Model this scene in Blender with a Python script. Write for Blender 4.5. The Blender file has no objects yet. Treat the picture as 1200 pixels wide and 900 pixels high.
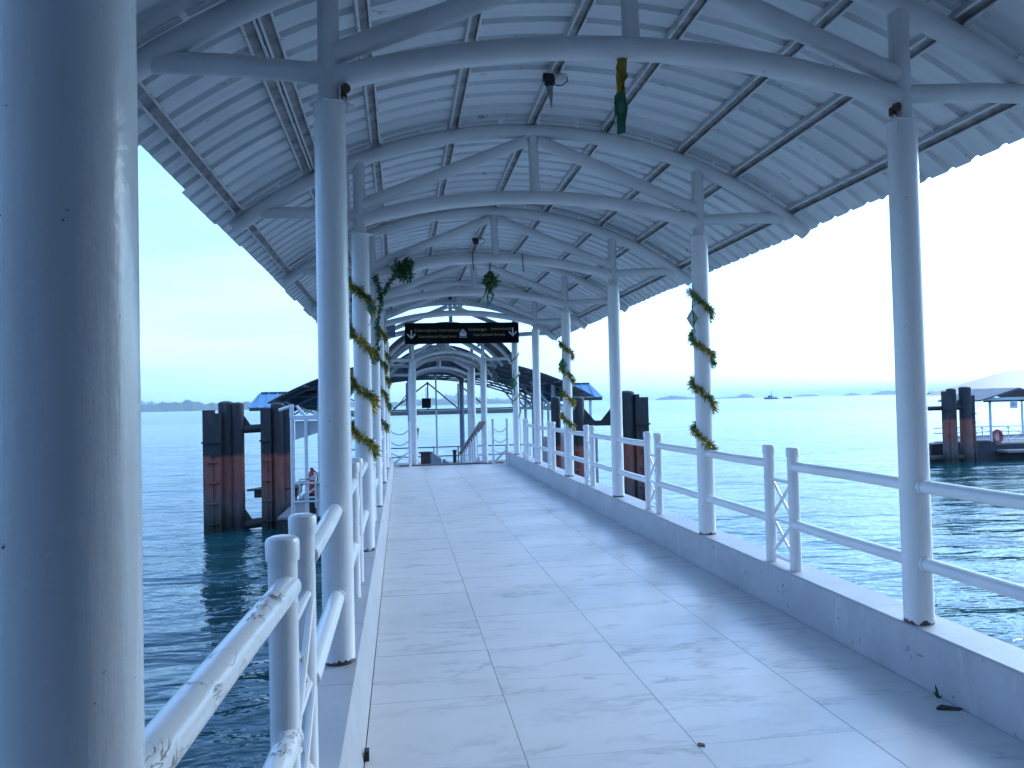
import bpy, math, random
from mathutils import Vector, Matrix, Quaternion

random.seed(7)
S = bpy.context.scene
C = S.collection
PI = math.pi
rad = math.radians

# ------------------------------------------------------------------ camera
cam = bpy.data.objects.new('camera', bpy.data.cameras.new('camera'))
C.objects.link(cam)
S.camera = cam
YAW, PITCH, ROLL, CAMH = 0.14210, 0.02438, -0.02313, 1.6013
cf = Vector((math.sin(YAW) * math.cos(PITCH), math.cos(YAW) * math.cos(PITCH), math.sin(PITCH)))
cr = Vector((math.cos(YAW), -math.sin(YAW), 0))
cu = cr.cross(cf)
cr2 = cr * math.cos(ROLL) + cu * math.sin(ROLL)
cu2 = -cr * math.sin(ROLL) + cu * math.cos(ROLL)
M = Matrix((cr2, cu2, -cf)).transposed().to_4x4()
M.translation = Vector((0, 0, CAMH))
cam.matrix_world = M
cam.data.sensor_width = 36
cam.data.lens = 36 * 917.67 / 1200
cam.data.clip_start = 0.05
cam.data.clip_end = 120000

# ------------------------------------------------------------------ world, sun, exposure
SUN_EL, SUN_AZ = rad(28), rad(64)
w = bpy.data.worlds.new('World')
S.world = w
w.use_nodes = True
nt = w.node_tree
for n in list(nt.nodes): nt.nodes.remove(n)
out = nt.nodes.new('ShaderNodeOutputWorld')
bg = nt.nodes.new('ShaderNodeBackground')
sky = nt.nodes.new('ShaderNodeTexSky')
sky.sky_type = 'NISHITA'
sky.sun_disc = False
sky.sun_elevation = SUN_EL
sky.sun_rotation = SUN_AZ
sky.air_density = 1.0
sky.dust_density = 1.8
sky.ozone_density = 2.5
tint = nt.nodes.new('ShaderNodeMix'); tint.data_type = 'RGBA'; tint.blend_type = 'MULTIPLY'
tint.inputs[0].default_value = 1.0
tint.inputs[7].default_value = (0.53, 0.925, 1.41, 1)
# thin uneven veil of high cloud over the clear sky
tc = nt.nodes.new('ShaderNodeTexCoord')
mpn = nt.nodes.new('ShaderNodeMapping'); mpn.inputs['Scale'].default_value = (1.3, 1.3, 7.0)
nz = nt.nodes.new('ShaderNodeTexNoise'); nz.inputs['Scale'].default_value = 1.6; nz.inputs['Detail'].default_value = 5; nz.inputs['Distortion'].default_value = 0.4
rp = nt.nodes.new('ShaderNodeMapRange')
for i, v in enumerate((0.34, 0.68, 0.06, 0.46)): rp.inputs[i + 1].default_value = v
veil = nt.nodes.new('ShaderNodeMix'); veil.data_type = 'RGBA'
veil.inputs[7].default_value = (6.2, 5.3, 5.2, 1)
nt.links.new(tc.outputs['Generated'], mpn.inputs[0]); nt.links.new(mpn.outputs[0], nz.inputs['Vector'])
nt.links.new(nz.outputs[0], rp.inputs[0]); nt.links.new(rp.outputs[0], veil.inputs[0])
nt.links.new(sky.outputs[0], veil.inputs[6])
nt.links.new(veil.outputs[2], tint.inputs[6])
nt.links.new(tint.outputs[2], bg.inputs[0])
bg.inputs[1].default_value = 0.088
nt.links.new(bg.outputs[0], out.inputs[0])

sl = bpy.data.lights.new('sun', 'SUN')
sl.energy = 0.5
sl.angle = rad(30)
sl.color = (0.95, 0.96, 1.0)
sun = bpy.data.objects.new('sun', sl)
C.objects.link(sun)
sd = Vector((math.sin(SUN_AZ) * math.cos(SUN_EL), math.cos(SUN_AZ) * math.cos(SUN_EL), math.sin(SUN_EL)))
sun.rotation_euler = sd.to_track_quat('Z', 'Y').to_euler()
sun.location = sd * 60

S.view_settings.view_transform = 'Standard'
S.view_settings.look = 'None'
S.view_settings.gamma = 1
S.view_settings.exposure = 2.17

# ------------------------------------------------------------------ materials
class NT:
    def __init__(s, name):
        s.m = bpy.data.materials.new(name)
        s.m.use_nodes = True
        s.t = s.m.node_tree
        s.b = s.t.nodes['Principled BSDF']
        s.pos = None
    def n(s, kind, **kw):
        nd = s.t.nodes.new(kind)
        for k, v in kw.items(): setattr(nd, k, v)
        return nd
    def l(s, a, b): s.t.links.new(a, b)
    def P(s):
        if s.pos is None: s.pos = s.n('ShaderNodeNewGeometry').outputs['Position']
        return s.pos
    def mapped(s, scale=(1, 1, 1), rot=(0, 0, 0), src=None):
        mp = s.n('ShaderNodeMapping')
        mp.inputs['Scale'].default_value = scale
        mp.inputs['Rotation'].default_value = rot
        s.l(src or s.P(), mp.inputs['Vector'])
        return mp.outputs[0]
    def noise(s, scale, detail=4, rough=0.55, dist=0.0, vec=None):
        nd = s.n('ShaderNodeTexNoise')
        nd.inputs['Scale'].default_value = scale
        nd.inputs['Detail'].default_value = detail
        nd.inputs['Roughness'].default_value = rough
        nd.inputs['Distortion'].default_value = dist
        s.l(vec or s.P(), nd.inputs['Vector'])
        return nd.outputs[0]
    def ramp(s, fac, stops):
        r = s.n('ShaderNodeValToRGB')
        el = r.color_ramp.elements
        while len(el) < len(stops): el.new(0.5)
        for e, (p, c) in zip(el, stops):
            e.position = p
            e.color = c if len(c) == 4 else (*c, 1)
        s.l(fac, r.inputs[0])
        return r.outputs[0]
    def mix(s, fac, a, b):
        m = s.n('ShaderNodeMix', data_type='RGBA')
        if isinstance(fac, float): m.inputs[0].default_value = fac
        else: s.l(fac, m.inputs[0])
        for v, i in ((a, 6), (b, 7)):
            if isinstance(v, tuple): m.inputs[i].default_value = (*v[:3], 1)
            else: s.l(v, m.inputs[i])
        return m.outputs[2]
    def math(s, op, a, b=0.0, clamp=False):
        m = s.n('ShaderNodeMath', operation=op)
        m.use_clamp = clamp
        for v, i in ((a, 0), (b, 1)):
            if isinstance(v, (int, float)): m.inputs[i].default_value = v
            else: s.l(v, m.inputs[i])
        return m.outputs[0]
    def bump(s, h, strength, dist):
        b = s.n('ShaderNodeBump')
        if isinstance(strength, float): b.inputs['Strength'].default_value = strength
        else: s.l(strength, b.inputs['Strength'])
        b.inputs['Distance'].default_value = dist
        s.l(h, b.inputs['Height'])
        s.l(b.outputs[0], s.b.inputs['Normal'])
        return b
    def col(s, c):
        if isinstance(c, tuple): s.b.inputs['Base Color'].default_value = (*c[:3], 1)
        else: s.l(c, s.b.inputs['Base Color'])
    def set(s, **k):
        for a, v in k.items(): s.b.inputs[a.replace('_', ' ')].default_value = v

G = lambda v: (v, v, v)
K0, K1 = G(0.0), G(1.0)

def paint(name, base, rough, dark, lo=0.60, hi=0.72, scale=3.0, bscale=70.0, bstr=0.15, spots=True, amt=0.5, foot=False):
    t = NT(name)
    dirt = t.ramp(t.noise(scale, 6, 0.62), [(lo - 0.2, K0), (hi, G(amt))])
    c = t.mix(dirt, base, tuple(x * 0.5 + y * 0.5 for x, y in zip(base, dark)))
    if spots:
        sp = t.ramp(t.noise(44, 3, 0.5), [(0.735, K0), (0.76, K1)])
        c = t.mix(sp, c, dark)
    if foot:                                 # rust and chipped paint where the post meets the kerb
        z = t.n('ShaderNodeSeparateXYZ'); t.l(t.P(), z.inputs[0])
        m_ = t.n('ShaderNodeMapRange'); t.l(z.outputs[2], m_.inputs[0])
        for i, v in enumerate((0.315, 0.385, 0.62, 0.0)): m_.inputs[i + 1].default_value = v
        ch = t.ramp(t.math('ADD', t.noise(22, 4, 0.6), m_.outputs[0]), [(0.93, K0), (0.97, K1)])
        c = t.mix(ch, c, (0.09, 0.065, 0.055))
    t.col(c)
    rr = t.ramp(t.noise(24, 3), [(0.2, G(rough * 0.9)), (0.8, G(min(1, rough * 1.15)))])
    t.l(rr, t.b.inputs['Roughness'])
    hb = t.math('ADD', t.noise(bscale, 3), t.math('MULTIPLY', t.noise(1.0, 3, 0.6, 0.0, t.mapped((70, 70, 5))), 0.5))
    t.bump(hb, bstr, 0.004)
    return t.m

M_POST = paint('white_post_paint', (0.83, 0.835, 0.845), 0.25, (0.13, 0.11, 0.10), lo=.5, hi=.95, bscale=38, bstr=0.30, amt=0.15, foot=True)
M_TUBE = paint('white_tube_paint', (0.74, 0.75, 0.77), 0.40, (0.16, 0.14, 0.13), lo=0.5, amt=0.4)
M_RAIL = paint('white_rail_paint', (0.82, 0.825, 0.835), 0.24, (0.16, 0.14, 0.13), bstr=0.22, amt=0.25)

def peeling():
    t = NT('peeling_rail_paint')
    v = t.mapped((1.0, 0.5, 1.0))
    n1 = t.noise(14, 5, 0.62, 1.4, v)
    line = t.math('ABSOLUTE', t.math('SUBTRACT', n1, 0.5))
    crack = t.ramp(line, [(0.008, K1), (0.028, K0)])
    area = t.ramp(t.noise(4.2, 2), [(0.485, K0), (0.545, K1)])
    blot = t.ramp(t.noise(22, 4, 0.6, 0.8, v), [(0.60, K0), (0.63, K1)])
    f = t.math('MULTIPLY', t.math('MAXIMUM', crack, blot), area)
    t.col(t.mix(f, (0.76, 0.765, 0.775), (0.20, 0.19, 0.19)))
    t.l(t.ramp(f, [(0, G(0.24)), (1, G(0.6))]), t.b.inputs['Roughness'])
    t.bump(t.math('SUBTRACT', t.noise(60, 3), t.math('MULTIPLY', f, 1.2)), 0.3, 0.004)
    return t.m
M_PEEL = peeling()

def roofmat():
    t = NT('painted_roof_sheet')
    rnd = t.n('ShaderNodeObjectInfo').outputs['Random']
    v = t.mapped((0.35, 6.0, 0.35))
    d1 = t.ramp(t.noise(1.6, 6, 0.65, 0.3, v), [(0.40, K0), (0.78, G(0.55))])
    d2 = t.ramp(t.noise(1.1, 5, 0.6), [(0.45, K0), (0.8, G(0.5))])
    d3 = t.ramp(t.noise(13, 4, 0.6, 0.0, t.mapped((0.5, 1, 0.5))), [(0.66, K0), (0.74, G(0.75))])
    c = t.mix(d1, (0.78, 0.80, 0.83), (0.50, 0.53, 0.57))
    c = t.mix(d2, c, (0.54, 0.57, 0.60))
    c = t.mix(d3, c, (0.24, 0.23, 0.22))
    m = t.n('ShaderNodeMix', data_type='RGBA', blend_type='MULTIPLY')
    m.inputs[0].default_value = 1.0
    t.l(c, m.inputs[6]); t.l(t.ramp(rnd, [(0, G(0.88)), (1, G(1.05))]), m.inputs[7])
    t.col(m.outputs[2])
    t.set(Roughness=0.5)
    # fine corrugation pressed across the pans and handling dents
    t.bump(t.noise(9, 3), 0.25, 0.01)
    return t.m
M_ROOF = roofmat()

def purlinmat():
    t = NT('painted_channel')
    r1 = t.ramp(t.noise(5, 6, 0.7), [(0.52, K0), (0.70, G(0.85))])
    r2 = t.ramp(t.noise(30, 4, 0.65), [(0.62, K0), (0.70, G(0.9))])
    c = t.mix(r1, (0.68, 0.69, 0.70), (0.42, 0.40, 0.39))
    c = t.mix(r2, c, (0.13, 0.09, 0.07))
    t.col(c); t.set(Roughness=0.5)
    return t.m
M_PURL = purlinmat()

def tilemat():
    t = NT('marble_tile')
    oi = t.n('ShaderNodeObjectInfo').outputs['Random']
    off = t.n('ShaderNodeVectorMath', operation='ADD')
    cmb = t.n('ShaderNodeCombineXYZ')
    t.l(t.math('MULTIPLY', oi, 37.0), cmb.inputs[0]); t.l(t.math('MULTIPLY', oi, 91.0), cmb.inputs[1]); t.l(t.math('MULTIPLY', oi, 13.0), cmb.inputs[2])
    t.l(t.n('ShaderNodeTexCoord').outputs['Object'], off.inputs[0]); t.l(cmb.outputs[0], off.inputs[1])
    v = t.mapped((0.75, 2.2, 1.0), (0, 0, rad(-58)), off.outputs[0])
    n1 = t.noise(1.5, 7, 0.60, 0.30, v)
    ln = t.math('ABSOLUTE', t.math('SUBTRACT', n1, 0.5))
    vein = t.ramp(ln, [(0.0, K1), (0.010, G(0.6)), (0.045, K0)])
    patchy = t.ramp(t.noise(1.7, 3, 0.5, 0.0, v), [(0.42, K0), (0.66, K1)])
    cloud = t.ramp(t.noise(1.2, 5, 0.6, 0.4, v), [(0.35, K0), (0.75, G(0.5))])
    c = t.mix(cloud, (0.68, 0.69, 0.71), (0.60, 0.615, 0.64))
    c = t.mix(t.math('MULTIPLY', t.math('MULTIPLY', vein, patchy), 0.78), c, (0.31, 0.315, 0.335))
    # trodden dirt, in world space, thicker along the kerbs where nobody walks
    dirt = t.ramp(t.noise(1.3, 6, 0.65), [(0.48, K0), (0.8, G(0.35))])
    c = t.mix(dirt, c, (0.42, 0.43, 0.44))
    speck = t.ramp(t.noise(38, 2, 0.5), [(0.79, K0), (0.80, G(0.9))])
    c = t.mix(speck, c, (0.10, 0.09, 0.08))
    t.col(c)
    t.l(t.ramp(t.noise(2.2, 5, 0.6), [(0.35, G(0.30)), (0.75, G(0.44))]), t.b.inputs['Roughness'])
    t.bump(t.noise(3.5, 2), 0.04, 0.01)
    return t.m
M_TILE = tilemat()

def concmat(name, a, b, rough=0.6, streak=False):
    t = NT(name)
    f = t.ramp(t.noise(2.6, 7, 0.65), [(0.35, K0), (0.7, K1)])
    c = t.mix(f, a, b)
    if streak:
        s_ = t.ramp(t.noise(6, 5, 0.65, 0.5, t.mapped((1, 1, 0.35))), [(0.56, K0), (0.70, G(0.55))])
        c = t.mix(s_, c, (0.62, 0.63, 0.64))
        k = t.ramp(t.noise(17, 4, 0.6), [(0.64, K0), (0.70, G(0.8))])
        c = t.mix(k, c, (0.17, 0.16, 0.16))
    t.col(c); t.set(Roughness=rough)
    t.bump(t.noise(45, 5, 0.6), 0.3, 0.006)
    return t.m
M_KERB = concmat('kerb_render', (0.49, 0.50, 0.535), (0.38, 0.39, 0.425), 0.5, True)
M_KTOP = concmat('kerb_capping', (0.42, 0.43, 0.45), (0.34, 0.35, 0.37), 0.5)
M_SLAB = concmat('slab_concrete', (0.20, 0.20, 0.20), (0.13, 0.13, 0.13), 0.9)

def flat(name, col, rough=0.5, metal=0.0, var=0.25, scale=8.0):
    t = NT(name)
    f = t.ramp(t.noise(scale, 5, 0.6), [(0.35, K0), (0.7, K1)])
    t.col(t.mix(f, col, tuple(x * (1 - var) for x in col)))
    t.set(Roughness=rough, Metallic=metal)
    return t.m
M_LIGHT_BLOCK = flat('light_block_facade', (0.38, 0.40, 0.43), 0.6, 0.0, var=0.3, scale=1)  # walls of the unseen building added to block light
M_THROAT = flat('darker_channel_throat', (0.50, 0.50, 0.52), 0.7, 0.0, var=0.6, scale=7)  # channel insides coloured darker than the outside
M_BLACK = flat('black_plastic', (0.018, 0.020, 0.024), 0.45)
M_SIGN = flat('black_sign_face', (0.004, 0.006, 0.010), 0.8, var=0.1)
M_SIGN.node_tree.nodes['Principled BSDF'].inputs['Specular IOR Level'].default_value = 0.15
M_YEL = flat('dull_yellow_print', (0.44, 0.38, 0.16), 0.6, var=0.1)
M_WHT = flat('white_print', (0.75, 0.78, 0.82), 0.6, var=0.1)
M_INK = flat('dark_blue_print', (0.03, 0.05, 0.09), 0.6, var=0.1)
M_GOLD = flat('gold_foil', (0.80, 0.54, 0.07), 0.25, 0.2, var=0.45, scale=40)
M_GRN = flat('green_foil', (0.05, 0.21, 0.07), 0.32, 0.1, var=0.5, scale=40)
M_GRN2 = flat('green_ribbon', (0.012, 0.14, 0.08), 0.38, 0.0, var=0.4, scale=30)
M_LEAF = flat('dark_green_leaf', (0.05, 0.15, 0.05), 0.45, 0.0, var=0.5, scale=30)
M_YRIB = flat('yellow_ribbon', (0.34, 0.24, 0.02), 0.42, 0.0, var=0.4, scale=30)
M_RUST = flat('rusty_metal', (0.12, 0.07, 0.045), 0.8, 0.2, var=0.6, scale=40)
M_GLASS = flat('clouded_plastic', (0.30, 0.32, 0.33), 0.25, 0.0, var=0.3)
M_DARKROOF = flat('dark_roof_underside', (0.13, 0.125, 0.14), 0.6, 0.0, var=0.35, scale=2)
M_GREYROOF = flat('grey_roof_sheet', (0.085, 0.088, 0.10), 0.45, 0.0, var=0.2, scale=1)
M_BLUE = flat('blue_roof_sheet', (0.17, 0.36, 0.52), 0.4, 0.0, var=0.25, scale=2)
M_PALE = flat('pale_panel', (0.55, 0.56, 0.60), 0.5, var=0.2, scale=3)
M_WHITE2 = flat('far_white_paint', (0.70, 0.72, 0.74), 0.45, var=0.15)
M_BLUEGREY = flat('blue_grey_steel', (0.16, 0.22, 0.30), 0.5, var=0.25)
M_HULL = flat('pontoon_hull', (0.035, 0.037, 0.045), 0.7, var=0.4, scale=2)
M_DECK = flat('pontoon_deck', (0.20, 0.20, 0.22), 0.8, var=0.35, scale=2)
M_WOOD = flat('weathered_rail_board', (0.30, 0.27, 0.27), 0.6, var=0.3, scale=6)
M_BROWN = flat('brown_crate', (0.07, 0.05, 0.045), 0.7, var=0.4)
M_RED = flat('red_enamel', (0.42, 0.03, 0.035), 0.35, var=0.2)
M_ORANGE = flat('faded_orange_red', (0.50, 0.10, 0.07), 0.5, var=0.25)
M_CHAIN = flat('chain_plastic', (0.20, 0.25, 0.32), 0.5)
M_SHIP = flat('ship_hull_paint', (0.05, 0.10, 0.20), 0.6)

def pilemat():
    t = NT('painted_steel_pile')
    z = t.n('ShaderNodeSeparateXYZ'); t.l(t.P(), z.inputs[0])
    wob = t.math('MULTIPLY', t.math('SUBTRACT', t.noise(3, 5, 0.6), 0.5), 0.35)
    zz = t.math('ADD', z.outputs[2], wob)
    mr = t.n('ShaderNodeMapRange'); t.l(zz, mr.inputs[0])
    mr.inputs[1].default_value = -2.4; mr.inputs[2].default_value = 2.0
    c = t.ramp(mr.outputs[0], [(0.0, (0.010, 0.012, 0.010)), (0.13, (0.030, 0.028, 0.022)), (0.24, (0.15, 0.11, 0.10)),
                               (0.36, (0.27, 0.095, 0.075)), (0.575, (0.33, 0.090, 0.062)), (0.60, (0.018, 0.019, 0.024)), (1.0, (0.024, 0.026, 0.032))])
    st = t.ramp(t.noise(4, 6, 0.7, 0.4, t.mapped((2.5, 2.5, 0.6))), [(0.42, K0), (0.72, G(0.75))])
    c = t.mix(st, c, (0.045, 0.040, 0.040))
    pl = t.ramp(t.noise(2.2, 6, 0.7, 0.2, t.mapped((1.5, 1.5, 0.5))), [(0.60, K0), (0.68, G(0.5))])
    c = t.mix(pl, c, (0.10, 0.085, 0.085))
    t.col(c); t.set(Roughness=0.7)
    t.bump(t.noise(14, 5), 0.4, 0.02)
    return t.m
M_PILE = pilemat()

def watermat():
    t = NT('sea_water')
    ln = t.n('ShaderNodeVectorMath', operation='LENGTH'); t.l(t.P(), ln.inputs[0])
    def mr(a, b, c, d):
        m = t.n('ShaderNodeMapRange'); t.l(ln.outputs['Value'], m.inputs[0])
        for i, v in enumerate((a, b, c, d)): m.inputs[i + 1].default_value = v
        return m.outputs[0]
    va = t.mapped((0.55, 1.25, 1), (0, 0, rad(8)))
    vb = t.mapped((0.7, 1.2, 1), (0, 0, rad(-24)))
    h1 = t.noise(1.05, 3, 0.5, 0.5, va)
    h2 = t.noise(3.4, 3, 0.55, 0.3, vb)
    h3 = t.noise(0.22, 2, 0.5, 0.2, va)
    gust = t.ramp(t.noise(0.09, 3, 0.6, 0.3), [(0.35, G(0.06)), (0.68, G(0.36))])
    h4 = t.noise(9.0, 2, 0.5, 0.2, vb)
    fine = t.math('ADD', t.math('MULTIPLY', h2, gust), t.math('MULTIPLY', t.math('MULTIPLY', h4, gust), 0.18))
    h = t.math('ADD', t.math('ADD', t.math('MULTIPLY', h1, 0.9), fine), t.math('MULTIPLY', h3, 2.8))
    b = t.bump(h, mr(10, 500, 1.0, 0.55), 0.16)
    t.col((0.008, 0.072, 0.078))
    t.l(mr(5, 260, 0.03, 0.20), t.b.inputs['Roughness'])
    t.set(IOR=1.30)
    t.b.inputs['Specular IOR Level'].default_value = 0.42
    return t.m
M_WATER = watermat()

def hillmat(name, col):
    t = NT(name)
    f = t.ramp(t.noise(0.02, 8, 0.65), [(0.35, K0), (0.65, K1)])
    t.col(t.mix(f, col, tuple(x * 0.6 for x in col)))
    t.set(Roughness=0.95)
    return t.m
M_HILL = hillmat('wooded_hillside', (0.055, 0.085, 0.050))

# ------------------------------------------------------------------ mesh helpers
WL = {}                                   # world location of every parent

class MB:
    def __init__(s): s.v, s.f, s.mi = [], [], []
    def add(s, vs, fs, mi=0):
        o = len(s.v)
        s.v += [tuple(x) for x in vs]
        s.f += [tuple(i + o for i in f) for f in fs]
        s.mi += [mi] * len(fs)
        return s
    def box(s, c, d, q=None, mi=0):
        c = Vector(c)
        vs = []
        for x in (-.5, .5):
            for y in (-.5, .5):
                for z in (-.5, .5):
                    p = Vector((x * d[0], y * d[1], z * d[2]))
                    if q is not None: p = q @ p
                    vs.append(c + p)
        return s.add(vs, [(0, 1, 3, 2), (4, 6, 7, 5), (0, 4, 5, 1), (2, 3, 7, 6), (0, 2, 6, 4), (1, 5, 7, 3)], mi)
    def bar(s, a, b, wd, ht, mi=0):
        a, b = Vector(a), Vector(b)
        d = b - a
        q = d.to_track_quat('Y', 'Z')
        return s.box((a + b) / 2, (wd, d.length, ht), q, mi)
    def tube(s, path, r, n=12, mi=0, caps=True):
        path = [Vector(p) for p in path]
        rs = r if isinstance(r, (list, tuple)) else [r] * len(path)
        vs, fs = [], []
        up = None
        for i, p in enumerate(path):
            if i == 0: t = path[1] - p
            elif i == len(path) - 1: t = p - path[i - 1]
            else: t = path[i + 1] - path[i - 1]
            t.normalize()
            if up is None:
                up = Vector((0, 0, 1)) if abs(t.z) < 0.9 else Vector((0, 1, 0))
            up = (up - t * up.dot(t)).normalized()
            sx = t.cross(up)
            for k in range(n):
                a = 2 * PI * k / n
                vs.append(p + (up * math.cos(a) + sx * math.sin(a)) * rs[i])
        m = len(path)
        for i in range(m - 1):
            for k in range(n):
                k2 = (k + 1) % n
                fs.append((i * n + k, (i + 1) * n + k, (i + 1) * n + k2, i * n + k2))
        if caps:
            fs.append(tuple(range(n)))
            fs.append(tuple((m - 1) * n + k for k in reversed(range(n))))
        return s.add(vs, fs, mi)
    def prism(s, poly, axis_a, axis_b, ext, origin=(0, 0, 0), mi=0):
        """poly of (a,b) swept along vector ext"""
        A, B, E_, O = Vector(axis_a), Vector(axis_b), Vector(ext), Vector(origin)
        n = len(poly)
        vs = [O + A * a + B * b for a, b in poly] + [O + A * a + B * b + E_ for a, b in poly]
        fs = [tuple(range(n)), tuple(reversed(range(n, 2 * n)))]
        for k in range(n):
            k2 = (k + 1) % n
            fs.append((k2, k, n + k, n + k2))
        return s.add(vs, fs, mi)
    def dome(s, c, r, hgt, n=14, rings=4, mi=0):
        c = Vector(c)
        pts, rs = [], []
        for i in range(rings + 1):
            a = PI / 2 * i / rings
            pts.append(c + Vector((0, 0, hgt * math.sin(a)))); rs.append(max(r * math.cos(a), 0.001))
        return s.tube(pts, rs, n, mi)
    def mesh(s, name, mats, smooth=True, center=True):
        if not isinstance(mats, (list, tuple)): mats = [mats]
        c = Vector((0, 0, 0))
        if center:
            xs = list(zip(*s.v))
            c = Vector([(min(x) + max(x)) / 2 for x in xs])
        me = bpy.data.meshes.new(name)
        me.from_pydata([tuple(Vector(p) - c) for p in s.v], [], s.f)
        for m in mats: me.materials.append(m)
        if len(mats) > 1: me.polygons.foreach_set('material_index', s.mi)
        if smooth:
            me.polygons.foreach_set('use_smooth', [True] * len(me.polygons))
            me.set_sharp_from_angle(angle=rad(38))
        me.update()
        return me, c

def inst(name, me, parent=None, loc=(0, 0, 0), rot=None):
    o = bpy.data.objects.new(name, me)
    C.objects.link(o)
    loc = Vector(loc)
    WL[o] = loc
    if parent is not None:
        o.parent = parent
        o.location = loc - WL[parent]
    else:
        o.location = loc
    if rot is not None: o.rotation_euler = rot
    return o

def obj(name, mb, mats, parent=None, smooth=True, shift=(0, 0, 0)):
    me, c = mb.mesh(name, mats, smooth)
    return inst(name, me, parent, c + Vector(shift))

def tag(o, label=None, cat=None, group=None, kind=None):
    if label: o['label'] = label
    if cat: o['category'] = cat
    if group: o['group'] = group
    if kind: o['kind'] = kind
    return o

def thing(name, label, cat, loc=(0, 0, 0), group=None):
    o = bpy.data.objects.new(name, None)
    C.objects.link(o)
    o.empty_display_size = 0.2
    o.location = loc
    WL[o] = Vector(loc)
    return tag(o, label, cat, group)

def copy_thing(o, offset, label=None):
    r = o.copy(); C.objects.link(r); r.location = o.location + Vector(offset)
    WL[r] = WL[o] + Vector(offset)
    if label: r['label'] = label
    def rec(src, dst):
        for ch in list(src.children):
            c = ch.copy(); C.objects.link(c); c.parent = dst
            WL[c] = WL[ch] + Vector(offset)
            rec(ch, c)
    rec(o, r)
    return r

def arc_pts(cx, cz, R, a0, a1, n, y=0.0):
    return [Vector((cx + R * math.sin(a0 + (a1 - a0) * i / n), y, cz + R * math.cos(a0 + (a1 - a0) * i / n))) for i in range(n + 1)]

# ------------------------------------------------------------------ the setting: sea, islands
SEA = -2.1
mb = MB()
RR = 40000
mb.add([(RR * math.cos(2 * PI * k / 64), RR * math.sin(2 * PI * k / 64), SEA) for k in range(64)], [tuple(range(64))])
sea = obj('sea', mb, M_WATER, smooth=False)
tag(sea, 'rippled blue sea around the jetty', None, None, 'structure')

def island(name, label, az0, az1, D, prof, depth=900, seed=1):
    """wooded ridge; prof = heights in pixels at even steps across the span"""
    rng = random.Random(seed)
    n = max(24, int((az1 - az0) * 22))
    rows = 7
    vs, fs = [], []
    ph = [rng.uniform(0, 6.28) for _ in range(6)]
    for i in range(n + 1):
        u = i / n
        a = rad(az0 + (az1 - az0) * u)
        p = u * (len(prof) - 1); k = min(int(p), len(prof) - 2); fr = p - k
        fr = fr * fr * (3 - 2 * fr)
        H = (prof[k] * (1 - fr) + prof[k + 1] * fr) / 917.0 * D
        for j in range(rows):
            t = j / (rows - 1)
            r = D + depth * t
            e = math.sin(PI * min(1, t * 1.25 + 0.0)) if t < 0.8 else math.sin(PI * 1.0)
            wob = 1 + 0.10 * math.sin(u * 61 + ph[0] + t * 5) + 0.08 * math.sin(u * 137 + ph[1] + t * 9) + rng.uniform(-.09, .09)
            ends = min(1, u / 0.05, (1 - u) / 0.05)
            h = H * max(0, math.sin(PI * t)) * wob * ends
            vs.append((r * math.sin(a), r * math.cos(a), SEA - 0.6 + h))
    for i in range(n):
        for j in range(rows - 1):
            fs.append((i * rows + j, i * rows + j + 1, (i + 1) * rows + j + 1, (i + 1) * rows + j))
    m = MB(); m.add(vs, fs)
    o = obj(name, m, M_HILL)
    tag(o, label, None, None, 'structure')
    return o
island('island', 'low wooded island on the horizon left of the dolphins', -22, -5.5, 5200, [11, 10, 11, 9, 10, 12, 9, 8, 9, 6, 6, 5], seed=3)
island('island', 'pale higher hills behind the wooded island at far left', -24, -11, 9500, [17, 19, 18, 15, 13, 9, 8, 5, 4], depth=1500, seed=4)
island('island', 'wooded shore seen through the far end of the walkway', -5.5, 9, 5600, [5, 6, 7, 8, 6, 5, 7, 9, 8, 6, 7, 8, 5, 4, 3], seed=5)
island('island', 'pale peak rising behind the shore beyond the walkway', 0.5, 9.5, 9800, [2, 3, 6, 12, 14, 9, 7, 6, 4, 2], depth=1500, seed=6)
island('island', 'low island on the horizon between the middle right posts', 18.4, 21.6, 8000, [1, 3.5, 5, 4, 2.5, 1], seed=7)
island('island', 'small humped island left of the far ship', 22.6, 25.4, 9000, [1, 1.5, 2, 5, 2], seed=8)
island('island', 'faint flat island right of the far ship', 27.9, 29.6, 10000, [1, 2.5, 2.5, 1], seed=9)
island('island', 'faint low hump on the horizon further right', 31.0, 32.2, 10000, [1, 3.0, 1], seed=10)
island('island', 'faint island beside the nearest right post', 32.6, 37.5, 9500, [1.5, 4.5, 4, 3, 2.5, 1], seed=11)

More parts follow.
